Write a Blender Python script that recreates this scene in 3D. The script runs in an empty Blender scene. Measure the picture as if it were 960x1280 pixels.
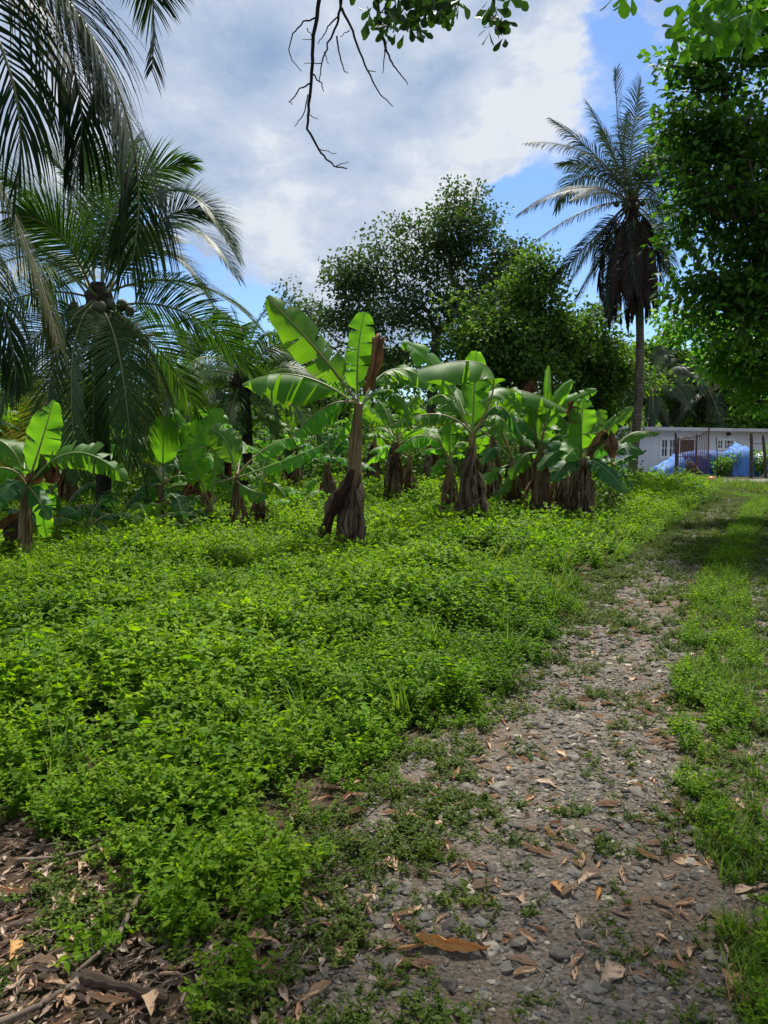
import bpy, math
import numpy as np
from mathutils import Vector, noise as mnoise

sc = bpy.context.scene
COL = sc.collection
R = math.radians
rng = np.random.default_rng(11)
A = np.array

# ------------------------------------------------------------------ camera geometry
H = 1.6
F = 960.0
TH = math.atan((640 - 558) / F)
CT, ST = math.cos(TH), math.sin(TH)

def ray(px, py):
    u, v = (px - 480) / F, (640 - py) / F
    return A([u, CT + v * ST, -ST + v * CT])

def P(px, py, Y):
    d = ray(px, py)
    return A([0, 0, H]) + d * (Y / d[1])

def G(px, py, z=0.0):
    d = ray(px, py)
    return A([0, 0, H]) + d * ((z - H) / d[2])

def proj(X):
    """world points (n,3) -> pixel coordinates of the photograph's frame"""
    x, y, z = X[:, 0], X[:, 1], X[:, 2] - H
    d = y * CT - z * ST
    d = np.where(d < .05, .05, d)
    return 480 + F * x / d, 640 - F * (y * ST + z * CT) / d

def nrm(v):
    v = np.asarray(v, float)
    return v / (np.linalg.norm(v, axis=-1, keepdims=True) + 1e-9)

Z = A([0., 0., 1.])
CAMV = A([0., -1., 0.])

# ------------------------------------------------------------------ mesh building
class B:
    def __init__(s):
        s.V, s.F, s.M, s.R, s.U, s.S, s.n = [], [], [], [], [], [], 0

    def add(s, V, faces, mat=0, rnd=0.5, uv=None, smooth=True):
        V = np.asarray(V, float).reshape(-1, 3)
        faces = np.asarray(faces, int)
        if faces.shape[1] == 3:
            faces = np.hstack([faces, -np.ones((len(faces), 1), int)])
        k = len(V)
        s.V.append(V)
        s.F.append(np.where(faces >= 0, faces + s.n, -1))
        s.M.append(np.full(len(faces), mat, int))
        s.S.append(np.full(len(faces), smooth, bool))
        s.R.append(np.broadcast_to(np.asarray(rnd, float), (k,)))
        s.U.append(np.zeros((k, 3)) if uv is None else np.asarray(uv, float).reshape(-1, 3))
        s.n += k

    def build(s, name, mats, parent=None, origin=(0, 0, 0)):
        V = np.vstack(s.V) - np.asarray(origin, float)
        Fa = np.vstack(s.F)
        tot = np.where(Fa[:, 3] < 0, 3, 4).astype(np.int32)
        loops = Fa.ravel()
        loops = loops[loops >= 0].astype(np.int32)
        start = np.concatenate([[0], np.cumsum(tot)[:-1]]).astype(np.int32)
        me = bpy.data.meshes.new(name)
        me.vertices.add(len(V))
        me.vertices.foreach_set('co', V.astype(np.float32).ravel())
        me.loops.add(len(loops))
        me.loops.foreach_set('vertex_index', loops)
        me.polygons.add(len(tot))
        me.polygons.foreach_set('loop_start', start)
        me.polygons.foreach_set('loop_total', tot)
        me.polygons.foreach_set('material_index', np.concatenate(s.M).astype(np.int32))
        me.polygons.foreach_set('use_smooth', np.concatenate(s.S))
        for m in (mats if isinstance(mats, (list, tuple)) else [mats]):
            me.materials.append(m)
        a = me.attributes.new('rnd', 'FLOAT', 'POINT')
        a.data.foreach_set('value', np.concatenate(s.R).astype(np.float32))
        a = me.attributes.new('uvp', 'FLOAT_VECTOR', 'POINT')
        a.data.foreach_set('vector', np.vstack(s.U).astype(np.float32).ravel())
        me.update(calc_edges=True)
        me.validate()
        o = bpy.data.objects.new(name, me)
        COL.objects.link(o)
        if parent is not None:
            o.parent = parent
        else:
            o.location = Vector(origin)
        return o

def tag(o, label=None, cat=None, group=None, kind=None):
    if label: o['label'] = label
    if cat: o['category'] = cat
    if group: o['group'] = group
    if kind: o['kind'] = kind
    return o

def thing(name, loc, label, cat, group=None):
    o = bpy.data.objects.new(name, None)
    o.empty_display_size = .1
    COL.objects.link(o)
    o.location = Vector(loc)
    return tag(o, label, cat, group)

def tube(b, pts, rad, n=6, mat=0, rnd=.5, caps=True, wob=0, v0=0):
    pts = np.asarray(pts, float)
    k = len(pts)
    rad = np.broadcast_to(np.asarray(rad, float), (k,))
    T = nrm(np.gradient(pts, axis=0))
    ref = A([0.31, .87, .12])
    S = nrm(np.cross(T, ref))
    N = np.cross(S, T)
    a = np.linspace(0, 2 * np.pi, n, endpoint=False)
    rr = rad[:, None] * (1 + (wob * rng.normal(size=(k, n)) if wob else 0))
    V = pts[:, None] + rr[..., None] * (np.cos(a)[None, :, None] * S[:, None] + np.sin(a)[None, :, None] * N[:, None])
    L = np.concatenate([[0], np.cumsum(np.linalg.norm(np.diff(pts, axis=0), axis=1))]) + v0
    uv = np.zeros((k, n, 3)); uv[..., 0] = a[None] / 6.283; uv[..., 1] = L[:, None]
    i = np.arange(k - 1)[:, None] * n; j = np.arange(n)[None]
    q = np.stack([i + j, i + (j + 1) % n, i + n + (j + 1) % n, i + n + j], -1).reshape(-1, 4)
    b.add(V, q, mat, rnd, uv)
    if caps:
        b.add(np.vstack([V[-1], pts[-1][None]]), [[m, (m + 1) % n, n] for m in range(n)], mat, rnd)
        b.add(np.vstack([V[0], pts[0][None]]), [[(m + 1) % n, m, n] for m in range(n)], mat, rnd)

def box(b, c, sz, mat=0, rot=0.0, rnd=.5, smooth=False):
    c = np.asarray(c, float); h = np.asarray(sz, float) / 2
    V = A([[x, y, z] for x in (-1, 1) for y in (-1, 1) for z in (-1, 1)]) * h
    cs, sn = math.cos(rot), math.sin(rot)
    V = np.stack([V[:, 0] * cs - V[:, 1] * sn, V[:, 0] * sn + V[:, 1] * cs, V[:, 2]], 1) + c
    b.add(V, [[0, 1, 3, 2], [4, 6, 7, 5], [0, 4, 5, 1], [2, 3, 7, 6], [0, 2, 6, 4], [1, 5, 7, 3]], mat, rnd, smooth=smooth)

def bez(P0, P1, P2, n):
    t = np.linspace(0, 1, n)[:, None]
    return (1 - t) ** 2 * P0 + 2 * t * (1 - t) * P1 + t * t * P2

def thru(P0, Pm, P2, n):
    """quadratic curve that passes through Pm at its middle"""
    return bez(P0, 2 * Pm - .5 * (P0 + P2), P2, n)

def place(b, tv, tf, tr, M, T, rnd, mat=0, uv=None, smooth=False):
    """stamp a template (tv verts, tf tris, tr per-vertex random) n times; M (n,3,3) columns = axes"""
    n, k = len(T), len(tv)
    V = np.einsum('nij,kj->nki', M, tv) + T[:, None]
    f = (tf[None] + (np.arange(n) * k)[:, None, None]).reshape(-1, tf.shape[1])
    r = (np.broadcast_to(np.asarray(rnd, float), (n,))[:, None] + np.asarray(tr)[None] * np.ones((1, k)))
    u = None if uv is None else np.broadcast_to(uv[None], (n, k, 3)).reshape(-1, 3)
    b.add(V.reshape(-1, 3), f, mat, r.ravel(), u, smooth)

def frames(Y, N):
    """orthonormal frames with y axis along Y and z near N: (n,3,3)"""
    Y = nrm(Y)
    X = nrm(np.cross(Y, N))
    Zz = np.cross(X, Y)
    return np.stack([X, Y, Zz], -1)

def rdir(n, r=None):
    return nrm((r or rng).normal(size=(n, 3)))

# ------------------------------------------------------------------ materials
MATS = {}
def newmat(name):
    m = bpy.data.materials.new(name); m.use_nodes = True
    nt = m.node_tree; nt.nodes.clear()
    return m, nt, nt.nodes, nt.links

def nd(nt, t, **kw):
    n = nt.nodes.new(t)
    for k, v in kw.items():
        if k.startswith('i_'):
            n.inputs[k[2:].replace('_', ' ')].default_value = v
        else:
            setattr(n, k, v)
    return n

def ramp(nt, stops, fac):
    r = nt.nodes.new('ShaderNodeValToRGB')
    e = r.color_ramp.elements
    while len(e) > 1: e.remove(e[-1])
    e[0].position = stops[0][0]; e[0].color = (*stops[0][1], 1)
    for p, c in stops[1:]:
        x = e.new(p); x.color = (*c, 1)
    nt.links.new(fac, r.inputs['Fac'])
    return r.outputs['Color']

def math_(nt, op, a, b=None, c=None, clamp=False):
    n = nt.nodes.new('ShaderNodeMath'); n.operation = op; n.use_clamp = clamp
    for i, v in enumerate([a, b, c]):
        if v is None: continue
        if isinstance(v, (int, float)): n.inputs[i].default_value = v
        else: nt.links.new(v, n.inputs[i])
    return n.outputs[0]

def mixc(nt, fac, a, b, mode='MIX'):
    n = nt.nodes.new('ShaderNodeMix'); n.data_type = 'RGBA'; n.blend_type = mode
    for s, v in ((n.inputs['Factor'], fac), (n.inputs['A'], a), (n.inputs['B'], b)):
        if isinstance(v, (int, float)): s.default_value = v
        elif isinstance(v, tuple): s.default_value = (*v, 1)
        else: nt.links.new(v, s)
    return n.outputs['Result']

def attr(nt, name, out='Fac'):
    n = nt.nodes.new('ShaderNodeAttribute'); n.attribute_name = name
    return n.outputs[out]

def noise(nt, scale, vec=None, detail=4, rough=.6, dist=0.0):
    n = nt.nodes.new('ShaderNodeTexNoise')
    n.inputs['Scale'].default_value = scale; n.inputs['Detail'].default_value = detail
    n.inputs['Roughness'].default_value = rough; n.inputs['Distortion'].default_value = dist
    if vec is not None: nt.links.new(vec, n.inputs['Vector'])
    return n.outputs['Fac']

def mapping(nt, vec, scale=(1, 1, 1)):
    n = nt.nodes.new('ShaderNodeMapping'); n.inputs['Scale'].default_value = scale
    nt.links.new(vec, n.inputs['Vector'])
    return n.outputs['Vector']

def pos(nt, obj=False):
    if obj: return nt.nodes.new('ShaderNodeTexCoord').outputs['Object']
    return nt.nodes.new('ShaderNodeNewGeometry').outputs['Position']

def finish(nt, col, rough=.6, trans=None, tfac=.3, bump=None, bstr=.3, bdist=.01, spec=.5, metal=0):
    p = nt.nodes.new('ShaderNodeBsdfPrincipled')
    p.inputs['Roughness'].default_value = rough if isinstance(rough, (int, float)) else .5
    if not isinstance(rough, (int, float)): nt.links.new(rough, p.inputs['Roughness'])
    p.inputs['Specular IOR Level'].default_value = spec
    p.inputs['Metallic'].default_value = metal
    if isinstance(col, tuple): p.inputs['Base Color'].default_value = (*col, 1)
    else: nt.links.new(col, p.inputs['Base Color'])
    if bump is not None:
        bn = nt.nodes.new('ShaderNodeBump'); bn.inputs['Strength'].default_value = bstr
        bn.inputs['Distance'].default_value = bdist
        nt.links.new(bump, bn.inputs['Height']); nt.links.new(bn.outputs[0], p.inputs['Normal'])
    out = nt.nodes.new('ShaderNodeOutputMaterial')
    if trans is None:
        nt.links.new(p.outputs[0], out.inputs['Surface'])
    else:
        t = nt.nodes.new('ShaderNodeBsdfTranslucent')
        if isinstance(trans, tuple): t.inputs['Color'].default_value = (*trans, 1)
        else: nt.links.new(trans, t.inputs['Color'])
        m = nt.nodes.new('ShaderNodeMixShader')
        if isinstance(tfac, (int, float)): m.inputs[0].default_value = tfac
        else: nt.links.new(tfac, m.inputs[0])
        nt.links.new(p.outputs[0], m.inputs[1]); nt.links.new(t.outputs[0], m.inputs[2])
        nt.links.new(m.outputs[0], out.inputs['Surface'])

def leafmat(name, stops, tcol, tfac=.35, rough=.45, spec=.4):
    m, nt, *_ = newmat(name)
    r = attr(nt, 'rnd')
    c = ramp(nt, stops, r)
    n = noise(nt, 1.3, pos(nt), 2)
    c = mixc(nt, 1.0, c, ramp(nt, [(.3, (.8, .82, .8)), (.7, (1.15, 1.1, 1.1))], n), 'MULTIPLY')
    t = mixc(nt, 1.0, c, tcol, 'MULTIPLY')
    finish(nt, c, rough, t, tfac, spec=spec)
    return m

M_herb = leafmat('herb_leaf', [(0, (.050, .125, .007)), (.5, (.110, .235, .006)), (.92, (.18, .31, .009)), (1, (.2, .31, .02))], (1.9, 1.85, .5), .48, .6, .18)
M_grass = leafmat('grass_blade', [(0, (.05, .13, .012)), (.6, (.1, .2, .02)), (1, (.22, .24, .06))], (1.8, 1.8, .8), .4, .6, .2)
M_low = leafmat('creeping_leaf', [(0, (.045, .085, .012)), (.6, (.085, .14, .016)), (1, (.15, .19, .03))], (1.8, 1.8, .8), .35, .6, .18)
M_dark = leafmat('dense_tree_leaf', [(0, (.034, .082, .015)), (.5, (.075, .155, .022)), (1, (.13, .235, .028))], (2.0, 2.1, .8), .36, .55, .2)
M_sparse = leafmat('open_tree_leaf', [(0, (.03, .06, .022)), (.5, (.055, .10, .03)), (1, (.09, .14, .035))], (1.7, 2.0, .9), .32, .5, .25)
M_near = leafmat('roadside_tree_leaf', [(0, (.018, .060, .010)), (.5, (.040, .115, .014)), (1, (.10, .22, .018))], (2.3, 2.3, .7), .42, .55, .2)
M_over = leafmat('overhanging_leaf', [(0, (.018, .05, .01)), (.6, (.03, .09, .012)), (.97, (.05, .14, .015)), (1, (.35, .25, .03))], (2.4, 2.2, 1.0), .3, .4)
M_bright = leafmat('young_leaf', [(0, (.05, .16, .012)), (1, (.12, .3, .02))], (2.2, 2.2, 1.0), .45, .4)
M_hill = leafmat('hill_tree_leaf', [(0, (.055, .125, .025)), (.5, (.10, .21, .035)), (1, (.17, .28, .05))], (1.8, 1.8, .8), .48, .6, .15)
M_hill2 = leafmat('pale_tree_leaf', [(0, (.07, .12, .03)), (.5, (.12, .19, .04)), (1, (.22, .26, .06))], (1.6, 1.6, 1.0), .3, .5)
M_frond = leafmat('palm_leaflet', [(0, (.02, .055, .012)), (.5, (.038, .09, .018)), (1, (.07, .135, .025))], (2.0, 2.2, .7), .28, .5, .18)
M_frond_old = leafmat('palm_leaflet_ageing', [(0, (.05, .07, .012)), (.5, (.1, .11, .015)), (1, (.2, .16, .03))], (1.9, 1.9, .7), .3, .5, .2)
M_frond_near = leafmat('near_palm_leaflet', [(0, (.010, .024, .008)), (.5, (.018, .045, .011)), (1, (.04, .09, .014))], (2.0, 2.2, .7), .3, .5, .12)  # leaflet colour darkened so the backlit fronds read as silhouettes
M_frond_grey = leafmat('tall_palm_leaflet', [(0, (.025, .04, .026)), (.5, (.045, .068, .042)), (1, (.085, .11, .065))], (1.5, 1.8, 1.1), .25, .55, .15)
M_frond_dead = leafmat('dead_palm_leaflet', [(0, (.018, .014, .012)), (.6, (.04, .03, .024)), (1, (.09, .065, .045))], (1, 1, 1), .05, .8, .1)

m, nt, *_ = newmat('palm_rachis'); M_rachis = m
finish(nt, ramp(nt, [(0, (.1, .12, .04)), (1, (.22, .22, .08))], noise(nt, 6, pos(nt))), .5)
m, nt, *_ = newmat('old_rachis'); M_rachis_old = m
finish(nt, ramp(nt, [(0, (.16, .13, .07)), (1, (.3, .26, .16))], noise(nt, 6, pos(nt))), .6)

# banana leaf: uvp = (along, across 0..1 signed, brown amount)
def banana_mat(name, dark, light, tcol, brown=.0, tfac=.42):
    m, nt, *_ = newmat(name)
    uv = attr(nt, 'uvp', 'Vector')
    sep = nt.nodes.new('ShaderNodeSeparateXYZ'); nt.links.new(uv, sep.inputs[0])
    along, across, br = sep.outputs
    vein = noise(nt, 1.0, mapping(nt, uv, (95, 1.3, 0)), 3, .7)
    patch = noise(nt, 1.0, mapping(nt, uv, (9, .8, 0)), 2, .6)
    c = ramp(nt, [(.3, dark), (.7, light)], math_(nt, 'ADD', math_(nt, 'MULTIPLY', vein, .6), math_(nt, 'MULTIPLY', patch, .4)))
    c = mixc(nt, 1.0, c, ramp(nt, [(0, (.8, .85, .8)), (1, (1.2, 1.15, 1.1))], attr(nt, 'rnd')), 'MULTIPLY')
    # dry brown margin: where |across| close to 1 and noise allows
    edge = math_(nt, 'ABSOLUTE', across)
    nz = noise(nt, 1.0, mapping(nt, uv, (14, 2.5, 0)), 4, .7)
    thr = math_(nt, 'ADD', math_(nt, 'MULTIPLY', edge, .62), math_(nt, 'MULTIPLY', nz, .6))
    thr = math_(nt, 'ADD', thr, br)
    dry = ramp(nt, [(.88, (0, 0, 0)), (.95, (1, 1, 1))], thr)
    yel = ramp(nt, [(.80, (0, 0, 0)), (.90, (1, 1, 1))], thr)
    c = mixc(nt, yel, c, (.30, .27, .02))
    c = mixc(nt, dry, c, ramp(nt, [(.3, (.05, .025, .012)), (.7, (.25, .12, .04))], nz))
    t = mixc(nt, 1.0, c, tcol, 'MULTIPLY')
    finish(nt, c, .5, t, tfac, bump=vein, bstr=.35, bdist=.006, spec=.3)
    return m
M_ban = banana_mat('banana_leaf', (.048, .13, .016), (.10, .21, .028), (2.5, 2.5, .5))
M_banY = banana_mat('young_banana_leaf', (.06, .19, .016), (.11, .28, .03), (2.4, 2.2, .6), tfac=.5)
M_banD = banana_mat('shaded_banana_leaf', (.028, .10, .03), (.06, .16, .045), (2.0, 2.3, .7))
m, nt, *_ = newmat('banana_midrib'); M_rib = m
finish(nt, ramp(nt, [(0, (.16, .24, .06)), (1, (.32, .38, .12))], noise(nt, 3, pos(nt))), .45, (.4, .5, .1), .2)
m, nt, *_ = newmat('banana_petiole_tan'); M_ribtan = m
finish(nt, ramp(nt, [(.3, (.2, .2, .07)), (.7, (.34, .2, .11))], noise(nt, 5, pos(nt))), .5)

def streak_mat(name, a, b_, c_, sc_=(26, 1.6, 0), rough=.85, tf=None, bs=.8):
    m, nt, *_ = newmat(name)
    uv = attr(nt, 'uvp', 'Vector')
    n1 = noise(nt, 1, mapping(nt, uv, sc_), 6, .7, .4)
    n2 = noise(nt, 2.3, pos(nt), 5, .65)
    f = math_(nt, 'ADD', math_(nt, 'MULTIPLY', n1, .6), math_(nt, 'MULTIPLY', n2, .4))
    f = math_(nt, 'ADD', f, math_(nt, 'MULTIPLY', math_(nt, 'SUBTRACT', attr(nt, 'rnd'), .5), .25))
    c = ramp(nt, [(.33, a), (.5, b_), (.68, c_)], f)
    finish(nt, c, rough, (c if tf else None), tf or 0, bump=n1, bstr=bs, bdist=.015, spec=.2)
    return m
M_stem = streak_mat('banana_sheath', (.05, .030, .018), (.18, .115, .06), (.36, .27, .14), (16, 2.4, 0))
M_dead = streak_mat('dead_banana_leaf', (.05, .032, .022), (.17, .115, .075), (.42, .31, .21), (14, 5, 0), .9, .08)
M_deadW = streak_mat('dead_banana_leaf_brown', (.035, .016, .01), (.13, .06, .03), (.30, .17, .08), (14, 5, 0), .9, .12)

m, nt, *_ = newmat('bark'); M_bark = m
p = pos(nt); n1 = noise(nt, 1, mapping(nt, p, (9, 9, 2.2)), 8, .7)
finish(nt, ramp(nt, [(.3, (.03, .026, .02)), (.55, (.10, .088, .07)), (.75, (.22, .2, .17))], n1), .9, bump=n1, bstr=.7, bdist=.03, spec=.2)
m, nt, *_ = newmat('twig_bark'); M_twig = m
finish(nt, ramp(nt, [(.3, (.02, .016, .014)), (.7, (.05, .042, .038))], noise(nt, 20, pos(nt))), .9, spec=.1)
m, nt, *_ = newmat('palm_trunk'); M_ptrunk = m
uv = attr(nt, 'uvp', 'Vector')
w = nt.nodes.new('ShaderNodeTexWave'); w.bands_direction = 'Y'; w.inputs['Scale'].default_value = 2.6
w.inputs['Distortion'].default_value = 3; w.inputs['Detail'].default_value = 3; nt.links.new(uv, w.inputs['Vector'])
n1 = noise(nt, 1, mapping(nt, pos(nt), (7, 7, 3)), 6, .7)
f = math_(nt, 'ADD', math_(nt, 'MULTIPLY', w.outputs['Fac'], .12), math_(nt, 'MULTIPLY', n1, .88))
finish(nt, ramp(nt, [(.25, (.03, .024, .018)), (.5, (.11, .09, .07)), (.72, (.24, .205, .165))], f), .9, bump=f, bstr=.9, bdist=.03, spec=.2)
m, nt, *_ = newmat('dark_palm_trunk'); M_ptrunkD = m
n1 = noise(nt, 1, mapping(nt, pos(nt), (12, 12, 16)), 6, .7)
finish(nt, ramp(nt, [(.3, (.012, .01, .008)), (.7, (.07, .055, .04))], n1), .95, bump=n1, bstr=.9, bdist=.03, spec=.1)
m, nt, *_ = newmat('coconut_husk'); M_nut = m
finish(nt, ramp(nt, [(0, (.035, .05, .012)), (1, (.09, .09, .03))], attr(nt, 'rnd')), .6)

def dry_mat(name, stops, tf=.15):
    m, nt, *_ = newmat(name)
    oi = nt.nodes.new('ShaderNodeObjectInfo')
    r = math_(nt, 'FRACT', math_(nt, 'ADD', attr(nt, 'rnd'), oi.outputs['Random']))
    c = ramp(nt, stops, r)
    uv = attr(nt, 'uvp', 'Vector')
    n = noise(nt, 1, mapping(nt, uv, (8, 20, 1)), 4, .7)
    c = mixc(nt, 1.0, c, ramp(nt, [(.3, (.65, .6, .55)), (.65, (1.2, 1.15, 1.1))], n), 'MULTIPLY')
    finish(nt, c, .6, c, tf, bump=n, bstr=.4, bdist=.003, spec=.3)
    return m
M_dry = dry_mat('dry_leaf', [(0, (.36, .22, .13)), (.25, (.52, .34, .21)), (.5, (.50, .38, .29)), (.75, (.58, .40, .24)), (1, (.34, .19, .11))])
M_litter = dry_mat('leaf_litter', [(0, (.17, .12, .09)), (.3, (.33, .25, .195)), (.6, (.48, .39, .32)), (.85, (.45, .29, .17)), (1, (.11, .075, .06))], .05)
M_dryO = dry_mat('orange_dry_leaf', [(0, (.50, .26, .09)), (1, (.60, .36, .14))], .2)

def stone_mat(name, own=True):
    m, nt, *_ = newmat(name)
    oi = nt.nodes.new('ShaderNodeObjectInfo')
    r = math_(nt, 'FRACT', math_(nt, 'ADD', attr(nt, 'rnd'), oi.outputs['Random'])) if own else attr(nt, 'rnd')
    c = ramp(nt, [(0, (.055, .05, .043)), (.3, (.115, .104, .088)), (.6, (.18, .16, .13)), (.85, (.13, .127, .12)), (.94, (.29, .25, .20)), (1, (.40, .36, .30))], r)
    n = noise(nt, 22, pos(nt), 6, .7)
    c = mixc(nt, 1.0, c, ramp(nt, [(.3, (.6, .58, .54)), (.7, (1.25, 1.22, 1.18))], n), 'MULTIPLY')
    finish(nt, c, .75, bump=n, bstr=.5, bdist=.004, spec=.3)
    return m
M_stone = stone_mat('river_stone'); M_stoneB = stone_mat('single_stone', False)

m, nt, *_ = newmat('ground_soil'); M_ground = m
p = pos(nt)
n1 = noise(nt, .6, p, 5); n2 = noise(nt, 14, p, 8, .75)
c = mixc(nt, ramp(nt, [(.42, (0, 0, 0)), (.58, (1, 1, 1))], n1), (.085, .062, .042), (.065, .058, .03))
c = mixc(nt, 1.0, c, ramp(nt, [(.3, (.5, .5, .5)), (.7, (1.3, 1.25, 1.2))], n2), 'MULTIPLY')
finish(nt, c, .95, bump=n2, bstr=.6, bdist=.03, spec=.1)

m, nt, *_ = newmat('path_grit'); M_path = m
p = pos(nt)
n1 = noise(nt, 1.4, p, 5, .6); n2 = noise(nt, 45, p, 8, .8)
v = nt.nodes.new('ShaderNodeTexVoronoi'); v.inputs['Scale'].default_value = 75; nt.links.new(p, v.inputs['Vector'])
grit = ramp(nt, [(0, (.08, .07, .058)), (.4, (.16, .14, .118)), (.8, (.24, .215, .185)), (1, (.36, .335, .30))], v.outputs['Color'])
c = mixc(nt, ramp(nt, [(.4, (0, 0, 0)), (.62, (1, 1, 1))], n1), grit, (.155, .12, .088))
c = mixc(nt, 1.0, c, ramp(nt, [(.3, (.55, .53, .5)), (.7, (1.25, 1.2, 1.15))], n2), 'MULTIPLY')
h = math_(nt, 'ADD', math_(nt, 'MULTIPLY', n2, .6), v.outputs['Distance'])
finish(nt, c, .95, bump=h, bstr=.9, bdist=.012, spec=.15)

def plain(name, col, rough=.6, var=.15, metal=0, scale=5, trans=None, bump=0.1, streak=(1, 1, 1)):
    m, nt, *_ = newmat(name)
    n = noise(nt, scale, mapping(nt, pos(nt), streak), 6, .65)
    lo = tuple(x * (1 - var) for x in col); hi = tuple(min(1, x * (1 + var)) for x in col)
    finish(nt, ramp(nt, [(.3, lo), (.7, hi)], n), rough, trans, .2, bump=n, bstr=bump, bdist=.01, metal=metal)
    return m
M_wall = plain('wall_paint', (.62, .63, .64), .8, .10, scale=1.2, streak=(1, 1, .35))
M_roof = plain('roof_slab', (.48, .48, .47), .8, .2, scale=2)
M_white = plain('white_paint', (.75, .75, .75), .6, .06)
M_pane = plain('dark_pane', (.012, .014, .018), .15, .3)
M_inside = plain('brown_door', (.11, .06, .05), .7, .3)
M_rust = plain('rusty_iron', (.13, .055, .04), .85, .45, scale=9)
M_rustD = plain('dark_iron', (.045, .03, .028), .8, .4, scale=9)
M_tarp = plain('blue_tarp', (.11, .27, .66), .75, .15, scale=2.5, trans=(.1, .25, .7), bump=.5)
M_tarpD = plain('dark_blue_tarp', (.025, .07, .24), .8, .25, scale=2.5, bump=.5)
M_tarpL = plain('pale_tarp', (.45, .52, .62), .5, .15, scale=3, bump=.5)
M_post = plain('weathered_wood', (.07, .055, .042), .9, .4, scale=8, streak=(3, 3, .5))
M_ball = plain('orange_ball', (.65, .16, .07), .45, .2)
M_drive = plain('driveway_dust', (.16, .155, .13), .95, .25, scale=3)
M_log = streak_mat('rotten_wood', (.03, .02, .014), (.11, .075, .055), (.26, .19, .15), (9, 3, 0))
M_stick = plain('dry_stick', (.16, .12, .09), .9, .4, scale=10)

# ------------------------------------------------------------------ world, sun, camera
SUN_EL, SUN_AZ = 60.0, 14.0     # azimuth measured from +Y towards +X
w = bpy.data.worlds.new("World"); sc.world = w; w.use_nodes = True
nt = w.node_tree; nt.nodes.clear()
tc = nt.nodes.new('ShaderNodeTexCoord').outputs['Generated']
sky = nt.nodes.new('ShaderNodeTexSky'); sky.sky_type = 'NISHITA'; sky.sun_disc = False
sky.sun_elevation = R(SUN_EL); sky.sun_rotation = R(SUN_AZ); sky.air_density = 1.0; sky.dust_density = .3; sky.ozone_density = 2.5
skyc = mixc(nt, 1.0, sky.outputs[0], (.68, .80, .98), 'MULTIPLY')
# ragged direction: the view direction plus noise
nv = nt.nodes.new('ShaderNodeTexNoise'); nv.inputs['Scale'].default_value = 3.2; nv.inputs['Detail'].default_value = 8
nv.inputs['Roughness'].default_value = .62
sq = mapping(nt, tc, (1, 1, 1.6))
nt.links.new(sq, nv.inputs['Vector'])
def vm(op, a, b):
    n = nt.nodes.new('ShaderNodeVectorMath'); n.operation = op
    for i, v in enumerate((a, b)):
        if isinstance(v, tuple): n.inputs[i].default_value = v
        else: nt.links.new(v, n.inputs[i])
    return n
wob = vm('SUBTRACT', nv.outputs['Color'], (.5, .5, .5)).outputs[0]
wob2 = nt.nodes.new('ShaderNodeVectorMath'); wob2.operation = 'SCALE'; wob2.inputs['Scale'].default_value = .34
nt.links.new(wob, wob2.inputs[0])
dirn = vm('ADD', tc, wob2.outputs[0]).outputs[0]
dn = nt.nodes.new('ShaderNodeVectorMath'); dn.operation = 'NORMALIZE'; nt.links.new(dirn, dn.inputs[0])
def blobs(lst):
    tot = None
    for px, py, rad, amp in lst:
        d = tuple(nrm(ray(px, py)))
        dt = vm('DOT_PRODUCT', dn.outputs[0], d).outputs['Value']
        ang = rad / F
        c0, c1 = math.cos(ang * 1.25), math.cos(ang * .35)
        mr = nt.nodes.new('ShaderNodeMapRange'); mr.interpolation_type = 'SMOOTHSTEP'
        nt.links.new(dt, mr.inputs['Value'])
        mr.inputs['From Min'].default_value = c0; mr.inputs['From Max'].default_value = c1
        mr.inputs['To Min'].default_value = 0; mr.inputs['To Max'].default_value = amp
        tot = mr.outputs[0] if tot is None else math_(nt, 'ADD', tot, mr.outputs[0])
    return tot
n_a = noise(nt, 2.2, sq, 9, .58); n_b = noise(nt, 5.5, sq, 10, .6)
blue = blobs([(125, 350, 70, .9), (760, 110, 65, .8), (700, 250, 75, .8), (720, 330, 90, 1.0), (640, 260, 40, .5), (250, 430, 90, 1.0), (160, 440, 80, 1.0), (860, 330, 140, 1.0), (900, 180, 120, .8), (780, 200, 60, .7), (1150, 330, 200, .9), (-150, 430, 160, .9), (560, 480, 80, .7)])
cov = math_(nt, 'SUBTRACT', math_(nt, 'ADD', math_(nt, 'MULTIPLY', math_(nt, 'SUBTRACT', n_b, .5), 1.5), 1.0), math_(nt, 'MULTIPLY', blue, 1.0))
cover = nt.nodes.new('ShaderNodeMapRange'); cover.interpolation_type = 'SMOOTHSTEP'
nt.links.new(cov, cover.inputs['Value']); cover.inputs['From Min'].default_value = .15; cover.inputs['From Max'].default_value = .85
white = blobs([(760, 40, 100, .6), (700, 120, 80, .6), (600, 190, 90, .65), (520, 250, 80, .5), (700, 170, 50, .5), (670, 230, 40, .5), (430, 300, 80, .45), (330, 260, 70, .3), (60, 80, 60, .3), (330, 400, 90, .4), (40, 180, 90, .3), (745, 385, 40, .5), (700, 300, 50, .4), (380, 180, 60, .2), (850, 0, 100, .5)])
dark = blobs([(300, 130, 120, .2), (480, 190, 90, .22), (280, 330, 90, .2), (600, 100, 80, .2)])
wv = math_(nt, 'ADD', math_(nt, 'MULTIPLY', n_a, 1.2), math_(nt, 'MULTIPLY', n_b, 2.5))
wv = math_(nt, 'SUBTRACT', math_(nt, 'ADD', wv, math_(nt, 'MULTIPLY', white, .50)), math_(nt, 'ADD', dark, 1.14))
K = 10.0
n_c = noise(nt, 9, sq, 8, .65, .4)
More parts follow.
